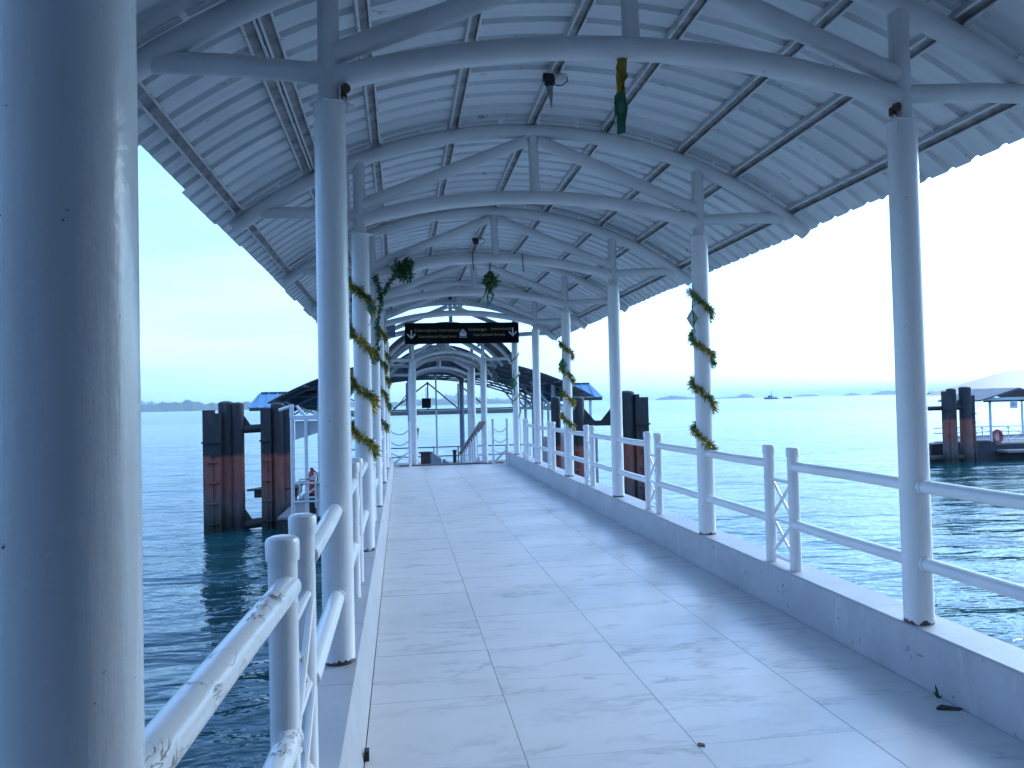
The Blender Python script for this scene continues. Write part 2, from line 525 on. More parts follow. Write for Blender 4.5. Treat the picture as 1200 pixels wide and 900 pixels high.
# ------------------------------------------------------------------ the setting: jetty deck, tiles, kerbs
Y_START, Y_END = -14.0, 20.8
FL, FR = -0.194, 2.7895
mb = MB().box(((FL + FR) / 2 + 0.0, (Y_START + Y_END) / 2, -0.2125), (FR - FL + 0.8, Y_END - Y_START, 0.40))
deck = obj('jetty_deck', mb, M_SLAB, smooth=False)
tag(deck, 'concrete jetty deck under the marble tiles', None, None, 'structure')
XJ = [FL + 0.003, 0.528, 1.328, 2.128, FR - 0.007]
gap = 0.0022
rows = []
y = 3.516 - 0.8 * 22
while y < Y_END - 0.05:
    rows.append((max(y, Y_START), min(y + 0.8, Y_END))); y += 0.8
tile_me = {}
for (y0, y1) in rows:
    for k in range(4):
        x0, x1 = XJ[k], XJ[k + 1]
        key = (k, round(y1 - y0, 3))
        if key not in tile_me:
            wd, dp = x1 - x0 - 0.0034, y1 - y0 - 0.0020
            b = 0.0008
            m = MB()
            m.add([(-wd / 2, -dp / 2, -0.012), (wd / 2, -dp / 2, -0.012), (wd / 2, dp / 2, -0.012), (-wd / 2, dp / 2, -0.012),
                   (-wd / 2, -dp / 2, -b), (wd / 2, -dp / 2, -b), (wd / 2, dp / 2, -b), (-wd / 2, dp / 2, -b),
                   (-wd / 2 + b, -dp / 2 + b, 0), (wd / 2 - b, -dp / 2 + b, 0), (wd / 2 - b, dp / 2 - b, 0), (-wd / 2 + b, dp / 2 - b, 0)],
                  [(3, 2, 1, 0), (0, 1, 5, 4), (1, 2, 6, 5), (2, 3, 7, 6), (3, 0, 4, 7), (4, 5, 9, 8), (5, 6, 10, 9), (6, 7, 11, 10), (7, 4, 8, 11), (8, 9, 10, 11)])
            tile_me[key] = m.mesh('tile', M_TILE, smooth=False, center=False)[0]
        o = inst('tile', tile_me[key], deck, ((x0 + x1) / 2, (y0 + y1) / 2, random.uniform(-0.0006, 0.0006)))
        o.rotation_euler = (random.gauss(0, 0.0007), random.gauss(0, 0.0007), random.gauss(0, 0.0006))

# right kerb: one rendered upstand with a brighter capping
mb = MB().prism([(FR, -0.30), (3.045, -0.30), (3.045, 0.302), (FR, 0.302)], (1, 0, 0), (0, 0, 1), (0, Y_END - Y_START - 0.05, 0), (0, Y_START, 0))
kr = obj('kerb', mb, M_KERB, smooth=False)
tag(kr, 'grey rendered kerb along the right edge of the walkway', None, None, 'structure')
rng = random.Random(2)
yy = Y_START
while yy < Y_END - 0.1:
    L = min(3.0735, Y_END - 0.05 - yy)
    m = MB().prism([(FR - 0.004, 0.302), (3.055, 0.302), (3.055, 0.312), (3.048, 0.3165), (FR + 0.003, 0.3165), (FR - 0.004, 0.311)], (1, 0, 0), (0, 0, 1), (0, L - 0.003, 0), (0, yy, 0))
    obj('capping', m, M_KTOP, kr, smooth=False); yy += L
# left kerb: battered face, capped in short slabs
mb = MB().prism([(-0.50, -0.30), (FL, -0.30), (FL, 0.0), (-0.242, 0.300), (-0.50, 0.300)], (1, 0, 0), (0, 0, 1), (0, Y_END - Y_START - 0.05, 0), (0, Y_START, 0))
kl = obj('kerb', mb, M_KTOP, smooth=False)
tag(kl, 'pale kerb with a sloping face along the left edge of the walkway', None, None, 'structure')
yy = Y_START + 0.4
while yy < Y_END - 0.1:
    L = min(1.02, Y_END - 0.05 - yy)
    m = MB().prism([(-0.51, 0.300), (-0.238, 0.300), (-0.241, 0.3165), (-0.51, 0.3165)], (1, 0, 0), (0, 0, 1), (0, L - 0.006, 0), (0, yy, rng.uniform(-.001, .001)))
    obj('capping', m, M_KTOP, kl, smooth=False); yy += L

# ------------------------------------------------------------------ the walkway canopy
YA, SP = 4.08, 3.0735
NF = 6                                      # last frame index (frame 5 at the end of the deck)
XL, XR, XC = -0.331, 2.870, 1.2695
ZB, ZC = 0.3165, 3.15
RC, ZA = 4.35, 4.135                        # rafter arc radius and apex height
CZ = ZA - RC
canopy = thing('walkway_canopy', 'long white curved-roof canopy on round posts over the tiled walkway', 'canopy', (XC, YA, 0))

def column_me(x):
    n = 28
    zs = [ZB, ZB + 0.8, 1.6, 2.4, ZC]
    return MB().tube([(x, 0, z) for z in zs], 0.080, n).mesh('column', M_POST)
def rz(x): return CZ + math.sqrt(RC * RC - (x - XC) ** 2)
lo_R = (1.6 ** 2 + 0.23 ** 2) / (2 * 0.23)
def lz(x): return 3.515 - lo_R + math.sqrt(lo_R ** 2 - (x - XC) ** 2)
parts = []
for x in (XL, XR):
    parts.append(('column', column_me(x)))
    m = MB().tube([(x, 0, ZC + 0.006), (x, 0, rz(x) - 0.02)], 0.056, 18); parts.append(('column_neck', m.mesh('column_neck', M_TUBE)))
    sgn = 1 if x > XC else -1
    m = MB()                                # rough flange plate, cut by hand
    ring = []
    rg = random.Random(int(x * 10))
    for k in range(14):
        a = 2 * PI * k / 14
        rr = 0.094 + rg.uniform(-.008, .010) + (0.035 if k in (0,) else 0)
        ring.append((x + rr * math.cos(a), rr * math.sin(a)))
    m.prism(ring, (1, 0, 0), (0, 1, 0), (0, 0, 0.010), (0, 0, ZC - 0.002))
    parts.append(('flange', m.mesh('flange', M_TUBE, smooth=False)))
    # outrigger from the neck to the rafter end
    xe = XC + sgn * 2.50
    m = MB().tube([(x + sgn * 0.02, 0, 3.315), (x + sgn * 0.5, 0, 3.345), (xe, 0, rz(xe) + 0.0)], 0.054, 14)
    parts.append(('outrigger', m.mesh('outrigger', M_TUBE)))
    m = MB().tube([(x - sgn * 0.02, 0, 3.42), (XC + sgn * 0.06, 0, ZA - 0.09)], 0.056, 14)
    parts.append(('brace', m.mesh('brace', M_TUBE)))
aw = math.asin(2.70 / RC)
parts.append(('rafter', MB().tube(arc_pts(XC, CZ, RC, -aw, aw, 30), 0.064, 16).mesh('rafter', M_TUBE)))
al = math.asin(1.58 / lo_R)
parts.append(('tie_arch', MB().tube(arc_pts(XC, 3.515 - lo_R, lo_R, -al, al, 24), 0.063, 16).mesh('tie_arch', M_TUBE)))
parts.append(('king_post', MB().tube([(XC + 0.015, 0, 3.54), (XC, 0, ZA - 0.02)], 0.048, 14).mesh('king_post', M_TUBE)))
# thin cleat strips lying along the rafter's back
dxs = [-2.60, -2.02, -1.42, -0.72, 0.0, 0.69, 1.41, 1.93, 2.50]
angs = [math.asin(d / RC) for d in dxs]
strips = []
for a0, a1 in zip(angs[:-1], angs[1:]):
    a0 += 0.016; a1 -= 0.016
    am = a0 + (a1 - a0) * 0.62
    for (b0, b1, lift) in ((a0, am - 0.004, 0.0), (am + 0.004, a1, 0.004)):
        strips.append(MB().tube(arc_pts(XC, CZ, RC + 0.076 + lift, b0, b1, 3, -0.035), 0.019, 4).mesh('cleat_strip', M_TUBE, smooth=False))
FY = [YA + SP * k for k in range(-1, 6)]
columns = {}
for k in range(-1, 6):
    yk = YA + SP * k
    if k > -2:
        for me, c in strips: inst('cleat_strip', me, canopy, c + Vector((0, yk, random.uniform(-.003, .003))))
    for nm, (me, c) in parts:
        yo = yk
        if k == -1 and nm in ('column', 'column_neck', 'flange') and c.x < XC: yo = 0.975
        o = inst(nm, me, canopy, c + Vector((-0.055 if yo != yk else 0, yo, 0)))
        if nm == 'column': columns[(k, c.x > XC)] = o
# purlins: lipped channels, mouth down
R_P = RC + 0.066
segs = [(-2.2, 2.6), (2.606, 8.75), (8.756, 14.9), (14.906, 20.0)]
prof = [(-.045, .060), (.045, .060), (.045, .002), (.029, .002), (.029, .010), (.037, .010), (.037, .052), (-.037, .052), (-.037, .010), (-.029, .010), (-.029, .002), (-.045, .002)]
def channel(og, ax, ay, L):
    m = MB().prism(prof, ax, ay, (0, L, 0), og)
    for k in (4, 5, 6, 7, 8): m.mi[2 + k] = 1
    return m
for d, a in zip(dxs, angs):
    ax = Vector((math.cos(a), 0, -math.sin(a))); ay = Vector((math.sin(a), 0, math.cos(a)))
    og = Vector((XC + R_P * math.sin(a), 0, CZ + R_P * math.cos(a)))
    for i, (y0, y1) in enumerate(segs):
        m = channel(og + Vector((random.uniform(-.006, .006), y0, 0)), ax, ay, y1 - y0)
        obj('purlin', m, [M_PURL, M_THROAT], canopy, smooth=False)
    if d in (-2.02,):                        # doubled channel on the left and right haunches
        for i, (y0, y1) in enumerate(segs):
            m = channel(og + ax * 0.105 + Vector((0, y0, 0.0)), ax, ay, y1 - y0)
            obj('purlin', m, [M_PURL, M_THROAT], canopy, smooth=False)
# ribbed sheets
def sheet(y0, n_ribs, jit, ext0, ext1):
    m = MB()
    pit = 0.26
    pr = []
    for i in range(n_ribs):
        b = i * pit
        pr += [(b, 0), (b + .165, 0), (b + .178, .034), (b + .240, .034), (b + .253, 0)]
    pr += [(n_ribs * pit + .03, 0.003)]
    NS = 30
    a0, a1 = -math.asin((2.84 + ext0) / (RC + .128)), math.asin((2.82 + ext1) / (RC + .128))
    R0 = RC + 0.066 + 0.062 + jit
    for i in range(NS + 1):
        a = a0 + (a1 - a0) * i / NS
        for (yy, h) in pr:
            r = R0 + h
            m.v.append((XC + r * math.sin(a), y0 + yy, CZ + r * math.cos(a)))
    k = len(pr)
    for i in range(NS):
        for j in range(k - 1):
            m.f.append((i * k + j, i * k + j + 1, (i + 1) * k + j + 1, (i + 1) * k + j)); m.mi.append(0)
    return m
y = -2.22
i = 0
while y < 20.2:
    m = sheet(y, 4, 0.0025 * (i % 2), random.uniform(-.016, .020), random.uniform(-.010, .012))
    me, c = m.mesh('roof_sheet', M_ROOF)
    me.set_sharp_from_angle(angle=rad(12))
    inst('roof_sheet', me, canopy, c); y += 1.04; i += 1
# conduit clipped to the second left neck, rusty sockets on the nearest necks
m = MB().tube([(XL - 0.19, YA + SP - .05, 3.80), (XL - 0.10, YA + SP - .06, 3.73), (XL - 0.085, YA + SP - .07, 3.5), (XL - 0.09, YA + SP - .07, 3.22)], 0.013, 8)
obj('conduit', m, M_TUBE, canopy)

# ------------------------------------------------------------------ railings
def railing(x, label, pair_dy, cat='railing'):
    t = thing('railing', label, cat, (x, YA, ZB))
    H = 1.225
    post_me = MB().tube([(0, 0, ZB), (0, 0, H - 0.012)], 0.042, 20).mesh('railing_post', M_RAIL)
    cap_me = MB().tube([(0, 0, H - .065), (0, 0, H - 0.012), (0, 0, H - 0.002), (0, 0, H + .004)], [0.048, 0.049, 0.044, 0.030], 20).mesh('cap', M_RAIL)
    mids = [YA + SP * (k + .5) + 0.04 for k in range(-2, 6)]
    mids = [m_ for m_ in mids if m_ < Y_END]
    ys = []
    for mi_, ym in enumerate(mids):
        for s in (-1, 1):
            yy = ym + s * pair_dy
            if yy > Y_END - 0.05: continue
            ys.append(yy)
            me, c = post_me
            p = inst('railing_post', me, t, c + Vector((x - (.015 if x < 0 and 0 < yy < 3 else 0), yy, 0)))
            me, c = cap_me
            inst('cap', me, p, c + Vector((x - (.015 if x < 0 and 0 < yy < 3 else 0), yy, random.uniform(-.004, .004))))
        a, b = ym - pair_dy + .03, ym + pair_dy - .03
        for (p0, p1, r) in (((x, a, .96), (x, b, .96), .015), ((x, a, .655), (x, b, .655), .015), ((x, a, .37), (x, b, .37), .015),
                            ((x - .006, a, .945), (x - .006, b, .665), .012), ((x + .014, a, .665), (x + .014, b, .945), .012),
                            ((x - .006, a, .645), (x - .006, b, .38), .012), ((x + .014, a, .38), (x + .014, b, .645), .012)):
            obj('brace_bar', MB().tube([p0, p1], r, 8), M_RAIL, t)
    # rails between the pairs, cut at the canopy posts
    for a, b in zip(ys[:-1], ys[1:]):
        if b - a < 0.6: continue
        mid = (a + b) / 2
        kk = min(FY, key=lambda f: abs(f - mid))
        if x < 0 and .5 < kk < 1.5: kk = 0.975
        for z in (1.085, 0.655):
            for (p, q_) in ((a, kk), (kk, b)):
                dz = random.uniform(-.006, .006)
                near = x < 0 and q_ < 2.6 and p > 0
                xa = x - .055 if near else x        # the nearest left post stands a little out of line
                xb = x - .055 if (x < 0 and 0 < q_ < 1.5) else x
                m = MB().tube([(xa, p + (.0 if p == a else .06), z), ((xa + xb) / 2, (p + q_) / 2, z + dz), (xb, q_ - (.06 if q_ == kk else 0.0), z)], 0.0375, 18)
                obj('rail', m, M_PEEL if near else M_RAIL, t)
                e = (p + .078 if p == kk else q_ - .078)
                xe = x - .055 if (x < 0 and .5 < kk < 1.5) else x
                m = MB().tube([(xe, e - .012, z), (xe, e + .012, z)], 0.043, 16)
                obj('weld_collar', m, M_RAIL, t)
    return t
railing(XR, 'white pipe railing with paired posts along the right kerb', 0.19)
railing(XL, 'white pipe railing along the left kerb with peeling paint at its near end', 0.235)

# ------------------------------------------------------------------ hanging sign
def text_me(s, size, mat, width=None, depth=0.002):
    cu = bpy.data.curves.new('lettering', 'FONT')
    cu.body = s
    cu.size = size
    cu.align_x = 'CENTER'
    cu.align_y = 'CENTER'
    cu.extrude = depth / 2
    to = bpy.data.objects.new('lettering', cu)
    C.objects.link(to)
    bpy.context.view_layer.update()
    dg = bpy.context.evaluated_depsgraph_get()
    me = bpy.data.meshes.new_from_object(to.evaluated_get(dg))
    bpy.data.objects.remove(to)
    if width:
        xs = [v.co.x for v in me.vertices]
        k = width / (max(xs) - min(xs)); c = (max(xs) + min(xs)) / 2
        for v in me.vertices: v.co.x = (v.co.x - c) * k
    me.materials.clear(); me.materials.append(mat)
    return me
YS = YA + SP * 5 - 0.19
sx0, sx1, sz0, sz1 = 0.14, 2.95, 3.10, 3.61
scx, scz = (sx0 + sx1) / 2, (sz0 + sz1) / 2
sign = thing('hanging_sign', 'black overhead sign with yellow lettering for international departures and arrivals', 'sign', (scx, YS, scz))
m = MB().box((scx, YS, scz), (sx1 - sx0, 0.10, sz1 - sz0))
obj('board', m, M_SIGN, sign, smooth=False)
yf = YS - 0.052
def put_text(s, px, pz, wd, size):
    o = inst('lettering', text_me(s, size, M_YEL, wd), sign, (px, yf, pz), (rad(90), 0, 0))
# pixel fractions of the board: board spans 113..1088 in the enlarged view
fx = lambda p: sx0 + (p - 113) / 975.0 * (sx1 - sx0)
fz = lambda p: sz1 - (p - 152) / 165.0 * (sz1 - sz0)
put_text('Keberangkatan Internasional', (fx(196) + fx(572)) / 2, fz(212), fx(572) - fx(196), 0.105)
put_text('International Departures', (fx(230) + fx(550)) / 2, fz(260), fx(550) - fx(230), 0.105)
put_text('Kedatangan', (fx(655) + fx(808)) / 2, fz(207), fx(808) - fx(655), 0.105)
put_text('Internasional', (fx(848) + fx(1015)) / 2, fz(203), fx(1015) - fx(848), 0.105)
put_text('International Arrivals', (fx(698) + fx(968)) / 2, fz(250), fx(968) - fx(698), 0.105)
def arrow(px, pz0, pz1):
    m = MB()
    h = pz1 - pz0
    tw = 0.034
    m.prism([(-tw / 2, h), (-tw / 2, tw), (tw / 2, tw), (tw / 2, h)], (1, 0, 0), (0, 0, 1), (0, 0.004, 0), (px, yf - .002, pz0))
    m.prism([(0, 0), (0.10, 0.10), (0.10, 0.145), (0.0, 0.045), (-0.10, 0.145), (-0.10, 0.10)], (1, 0, 0), (0, 0, 1), (0, 0.004, 0), (px, yf - .004, pz0))
    obj('arrow', m, M_WHT, sign, smooth=False)
arrow(fx(168), fz(280), fz(208)); arrow(fx(1034), fz(266), fz(195))
# ferry pictogram: superstructure, hull, waterline
m = MB()
cx, cz = fx(605), fz(240)
ux = (fx(640) - fx(570)) / 70
def poly(pts): m.prism([((a - 605) * ux, (240 - b) * 0.0031) for a, b in pts], (1, 0, 0), (0, 0, 1), (0, 0.004, 0), (cx, yf - .003, cz))
poly([(573, 236), (638, 236), (630, 260), (580, 260)])
poly([(578, 233), (584, 222), (594, 222), (594, 233)]); poly([(598, 233), (598, 222), (613, 222), (613, 233)]); poly([(617, 233), (617, 222), (627, 222), (633, 233)])
poly([(586, 219), (592, 210), (618, 210), (624, 219)]); poly([(600, 208), (600, 203), (610, 203), (610, 208)])
poly([(570, 266), (640, 266), (640, 270), (570, 270)])
obj('ferry_pictogram', m, M_WHT, sign, smooth=False)
for hx in (0.75, 1.85, 2.45):
    obj('hanger', MB().tube([(hx, YS, sz1), (hx, YS + 0.10, lz(hx) + 0.02 if abs(hx - XC) < 1.5 else 3.4)], 0.018, 8), M_TUBE, sign)

# ------------------------------------------------------------------ tinsel garlands and ornaments
def leafy(m, p, n, ln, wd, rng, mats, spread=1.0, bias=None):
    for _ in range(n):
        d = Vector((rng.gauss(0, 1), rng.gauss(0, 1), rng.gauss(0, 1))).normalized()
        if bias is not None: d = (d + bias).normalized()
        s_ = d.cross(Vector((rng.gauss(0, 1), rng.gauss(0, 1), rng.gauss(0, 1)))).normalized() * wd * rng.uniform(.6, 1.3)
        L = ln * rng.uniform(.55, 1.25)
        b = p + Vector((rng.gauss(0, .006), rng.gauss(0, .006), rng.gauss(0, .006))) * spread
        mid = b + d * L * .55
        cu_ = Vector((0, 0, -1)) * L * .18 + s_ * rng.uniform(-.6, .6)
        tip = b + d * L + cu_
        mi = rng.choice(mats)
        m.add([b - s_ * .4, b + s_ * .4, mid + s_, mid - s_, tip + s_ * .3, tip - s_ * .3], [(0, 1, 2, 3), (3, 2, 4, 5)], mi)

def garland(name, x, y, z0, z1, label, pitch=0.45, th0=180, sense=1, seed=0, r=0.085, gold=0.62, fat=1.0, dens=62, ln=0.056):
    rng = random.Random(seed)
    m = MB()
    core = []
    L = (z0 - z1) / pitch * 2 * PI
    n = int(L * 14)
    for i in range(n + 1):
        t = L * i / n
        a = rad(th0) + sense * t
        sag = 0.010 * math.sin(t * 2.3 + seed)
        core.append(Vector((x + (r + .006) * math.cos(a), y + (r + .006) * math.sin(a), z0 - pitch * t / (2 * PI) + sag)))
    m.tube(core, 0.007, 6, 1)
    for i, p in enumerate(core):
        g = gold * (0.55 + 0.6 * (0.5 + 0.5 * math.sin(i * 0.11 + seed * 2)))
        o_ = (p - Vector((x, y, p.z))).normalized() * 0.55
        k = int(dens / 8 * rng.uniform(.7, 1.3))
        for _ in range(k):
            leafy(m, p, 1, ln * fat, .0052 * fat, rng, [0 if rng.random() < g else 1], bias=o_)
    # loose tail
    for e, dd in ((core[0], Vector((-.4, 0, .6))), (core[-1], Vector((-.2, -.2, -1)))):
        for j in range(8): leafy(m, e + dd * 0.008 * j, 3, ln * fat * .9, .005 * fat, rng, [0, 1])
    o = obj(name, m, [M_GOLD, M_GRN], smooth=False)
    tag(o, label, 'garland', 'tinsel garlands wound round the posts')
    return o
Yk = lambda k: YA + SP * k
garland('tinsel_garland', XR, Yk(1), 2.62, 1.12, 'gold tinsel wound down the second right post from the camera', 0.44, 172, 1, 1, gold=.55)
garland('tinsel_garland', XR, Yk(3), 2.62, 1.15, 'gold tinsel around the slim right post next to the dark mooring dolphin', 0.42, 170, 1, 2, fat=1.25)
garland('tinsel_garland', XR, Yk(5), 2.85, 1.30, 'thin gold tinsel spiralling up the last right post under the sign end', 0.50, 0, -1, 3, fat=1.0, dens=20, ln=.035, gold=.8)
garland('tinsel_garland', XL, Yk(1), 2.72, 1.15, 'thick gold tinsel around the left post behind the nearest slim one', 0.43, 175, 1, 4, gold=.7, fat=1.15)
garland('tinsel_garland', XL, Yk(3), 3.0, 1.20, 'gold tinsel on the left post midway down the walkway', 0.50, 175, 1, 5, fat=1.4)
garland('tinsel_garland', XL, Yk(4), 2.85, 1.20, 'gold tinsel on the last but one left post', 0.50, 175, 1, 6, fat=1.5, gold=.5)

def strand(name, path, label, cat, seed, ln=.055, dens=10, blobs=()):
    rng = random.Random(seed)
    m = MB()
    path = [Vector(p) for p in path]
    pts = []
    for a, b in zip(path[:-1], path[1:]):
        k = max(2, int((b - a).length / 0.012))
        pts += [a.lerp(b, i / k) + Vector((rng.gauss(0, .004), rng.gauss(0, .004), 0)) for i in range(k)]
    m.tube(pts, .006, 5, 0)
    for p in pts: leafy(m, p, dens if rng.random() < .5 else dens // 2, ln, .011, rng, [0, 0, 0, 1])
    for (c, rr, n) in blobs:
        for _ in range(n):
            v = Vector((rng.gauss(0, 1), rng.gauss(0, 1), rng.gauss(0, 1))).normalized() * rr * rng.random() ** .4
            leafy(m, Vector(c) + Vector((v.x, v.y, v.z * 1.1)), 1, ln, .012, rng, [0, 0, 1])
    o = obj(name, m, [M_LEAF, M_GRN], smooth=False)
    return tag(o, label, cat)
yg = Yk(2) - .09
strand('leaf_garland', [(-0.29, yg, 3.27), (-0.24, yg, 3.10), (-0.22, yg - .03, 2.90), (-0.27, yg - .03, 2.72), (-0.26, yg - .03, 2.45), (-.27, yg - .02, 2.25), (-.30, yg - .02, 2.15)],
       'dark green leaf garland hanging down the third left post', 'garland', 11, .05, 5)
strand('leaf_garland', [(-0.24, yg, 2.98), (-0.14, yg - .02, 3.14), (-0.03, yg - .04, 3.28), (0.08, yg - .05, 3.38)],
       'bushy green leaf spray tied to the arch beside the third left post', 'garland', 12, .05, 6,
       blobs=[((0.02, yg - .05, 3.36), .09, 190), ((0.10, yg - .05, 3.30), .11, 300), ((0.13, yg - .05, 3.42), .07, 150)])

def ribbon(m, path, wd, mi, tw=0.0):
    path = [Vector(p) for p in path]
    vs = []
    for i, p in enumerate(path):
        a = tw * i
        s_ = Vector((math.cos(a), math.sin(a), 0)) * wd / 2
        vs += [p - s_, p + s_]
    m.add(vs, [(2 * i, 2 * i + 1, 2 * i + 3, 2 * i + 2) for i in range(len(path) - 1)], mi)

def streamer(x, y, zt, label):
    t = thing('ribbon_streamer', label, 'streamer', (x, y, zt))
    rng = random.Random(5)
    m = MB()
    ribbon(m, [(x, y, zt), (x + .006, y, zt - .05), (x - .012, y - .02, zt - .09), (x - .004, y, zt - .14), (x - .014, y - .015, zt - .18), (x - .016, y, zt - .22)], .060, 0, .55)
    ribbon(m, [(x + .004, y - .012, zt), (x - .016, y - .02, zt - .06), (x + .01, y - .02, zt - .11), (x - .016, y - .025, zt - .16), (x - .012, y - .01, zt - .215)], .050, 0, -.5)
    m.tube([(x, y, zt + .0), (x - .01, y - .006, zt - .10), (x - .014, y - .004, zt - .215)], [.016, .027, .016], 8, 0)
    obj('yellow_ribbon', m, M_YRIB, t)
    m = MB()
    ribbon(m, [(x - .020, y, zt - .20), (x - .03, y - .02, zt - .26), (x - .034, y, zt - .31), (x - .05, y, zt - .36)], .052, 0, .35)
    ribbon(m, [(x - .012, y - .01, zt - .20), (x - .004, y - .02, zt - .28), (x - .014, y - .01, zt - .35), (x - .012, y, zt - .41)], .050, 0, -.25)
    m.tube([(x - .014, y - .006, zt - .20), (x - .018, y - .01, zt - .25), (x - .012, y, zt - .31)], [.026, .034, .014], 8, 0)
    obj('green_ribbon', m, M_GRN2, t)
    return t
streamer(1.225, YA - .005, 3.455, 'yellow and green ribbon streamer hanging from the nearest arch')

def ketupat(x, y, zt, s, label, fuzzy=False, seed=1):
    """woven diamond pouch on a cord with trailing ribbons"""
    t = thing('woven_ornament', label, 'ornament', (x, y, zt))
    rng = random.Random(seed)
    m = MB()
    cz_ = zt - 0.32 * s
    hw, hh, hd = .095 * s, .155 * s, .045 * s
    N = 6
    for sy in (-1, 1):                       # two bulging faces woven from strips of two greens
        for i in range(N):
            for j in range(N):
                def P_(u, v):
                    a, b = u * 2 - 1, v * 2 - 1
                    X = (a - b) / 2 * hw * 1.0; Z = (a + b) / 2 * hh
                    bul = (1 - abs(a)) * (1 - abs(b))
                    return Vector((x + X, y + sy * hd * bul ** .5, cz_ + Z))
                e = 0.06 / N
                q4 = [P_((i + e * N * .3) / N, (j + .1) / N), P_((i + 1 - .08) / N, (j + .1) / N), P_((i + 1 - .08) / N, (j + 1 - .1) / N), P_((i + .08) / N, (j + 1 - .1) / N)]
                m.add(q4, [(0, 1, 2, 3) if sy < 0 else (3, 2, 1, 0)], (i + j) % 2)
        qs = [Vector((x, y + sy * .002, cz_ + hh)), Vector((x + hw, y + sy * .002, cz_)), Vector((x, y + sy * .002, cz_ - hh)), Vector((x - hw, y + sy * .002, cz_))]
    if fuzzy:
        for _ in range(420):
            u, v = rng.random(), rng.random()
            a, b = u * 2 - 1, v * 2 - 1
            p = Vector((x + (a - b) / 2 * hw * 1.1, y + rng.choice((-1, 1)) * hd * ((1 - abs(a)) * (1 - abs(b))) ** .5, cz_ + (a + b) / 2 * hh))
            leafy(m, p, 1, .05 * s, .010 * s, rng, [0, 0, 1, 2])
    obj('pouch', m, [M_GRN, M_GRN2, M_YRIB], t, smooth=False)
    obj('cord', MB().tube([(x + .01 * s, y, zt), (x, y, cz_ + hh * .95)], [.004 * s, .012 * s], 6), M_GRN2, t)
    m = MB()
    zb = cz_ - hh
    ribbon(m, [(x + .01 * s, y, zb + .04 * s), (x + .035 * s, y - .01, zb - .05 * s), (x - .005 * s, y, zb - .13 * s), (x - .06 * s, y, zb - .20 * s), (x - .10 * s, y, zb - .19 * s)], .022 * s, 0, .3)
    if fuzzy:
        ribbon(m, [(x - .02 * s, y, zb + .05 * s), (x - .04 * s, y, zb - .05 * s), (x - .03 * s, y, zb - .14 * s)], .018 * s, 0, -.3)
        ribbon(m, [(x - .05 * s, y, zb + .06 * s), (x - .07 * s, y, zb - .02 * s), (x - .11 * s, y, zb - .07 * s), (x - .15 * s, y, zb - .12 * s), (x - .19 * s, y, zb - .10 * s)], .020 * s, 0, .4)
    obj('ribbon_tail', m, M_GRN2, t)
    return t
ketupat(1.20, Yk(2) - .02, 3.53, 1.0, 'bushy green woven pouch hanging under the third arch with curling ribbons', True, 3)
ketupat(2.745, Yk(1) - .09, 2.56, 0.62, 'small teal woven diamond dangling beside the second right post', False, 4)
ketupat(2.78, Yk(3) - .09, 2.52, 0.85, 'small green woven diamond on the right post next to the dolphin', False, 5)
ketupat(2.80, Yk(5) - .10, 2.45, 1.1, 'green woven diamond on the last right post below the sign', False, 6)
ketupat(-0.245, Yk(1) - .10, 2.60, 0.42, 'green woven diamond tied to the left post with thick tinsel', False, 7)

for (px, py, zt) in ((0.97, Yk(2) - .075, 3.50), (1.63, Yk(2) - .075, 3.48)):
    o = obj('hanging_wire', MB().tube([(px, py, zt + .08), (px + .003, py - .005, zt - .03), (px + .008, py, zt - .15)], .007, 6), M_BLACK)
    tag(o, 'short dark wire left dangling %s the woven pouch' % ('left of' if px < 1.2 else 'right of'), 'wire', 'dangling wires')

# ------------------------------------------------------------------ lamp holders on the ridge
def lamp(y, label, tube=True):
    x = XC - .045
    z = RC + CZ + .066
    t = thing('lamp_holder', label, 'lamp', (x, y, z))
    m = MB().tube([(x, y, z + .005), (x, y, z - .03), (x - .004, y - .01, z - .075), (x - .004, y - .012, z - .10)], [.030, .046, .044, .026], 12)
    m.box((x - .03, y, z - .02), (.05, .05, .05))
    obj('socket', m, M_BLACK, t)
    if tube:
        obj('broken_bulb', MB().tube([(x - .004, y - .012, z - .10), (x + .002, y - .014, z - .16), (x + .008, y - .016, z - .27)], [.026, .018, .004], 10), M_GLASS, t)
    m = MB().tube([(x + .03, y, z - .01), (x + .07, y - .02, z - .02), (x + .13, y - .02, z - .015)], [.02, .032, .022], 10)
    obj('junction_box', m, M_PURL, t)
    pts = [(x + .02, y, z - .05), (x + .05, y - .03, z - .095), (x + .10, y - .03, z - .09), (x + .14, y - .02, z - .05), (x + .14, y, z - .01)]
    obj('wire', MB().tube(pts, .005, 6), M_BLACK, t)
    return t
lamp(6.05, 'dark lamp socket with a broken bulb on the ridge nearest the camera')
lamp(10.55, 'bare lamp socket on the ridge above the third arch', False)
lamp(12.2, 'bare lamp socket on the ridge just past the third arch', False)
lamp(18.6, 'bare lamp socket on the ridge close to the sign', False)
def stub(x, y, z, label):
    t = thing('wall_socket', label, 'socket', (x, y, z))
    obj('bracket', MB().box((x, y, z), (.03, .03, .045)), M_RUST, t, smooth=False)
    obj('holder', MB().tube([(x + .005, y - .012, z + .02), (x + .012, y - .035, z + .015)], [.022, .026], 10), M_RUST, t)
    obj('cable', MB().tube([(x, y - .01, z - .02), (x + .02, y - .02, z - .06), (x + .012, y - .02, z - .11)], .006, 6), M_TUBE, t)
stub(XL + .075, YA - .03, 3.205, 'rusty socket at the head of the nearest left slim post')
stub(XR - .08, YA - .04, 3.20, 'rusty hook at the head of the nearest right post')
t = thing('bracket_lamp', 'black lamp bracket beside the left post with thick tinsel', 'bracket', (-.47, Yk(2), 3.1))
obj('stem', MB().tube([(-.47, Yk(2), 3.30), (-.47, Yk(2), 2.93)], .022, 8), M_BLACK, t)
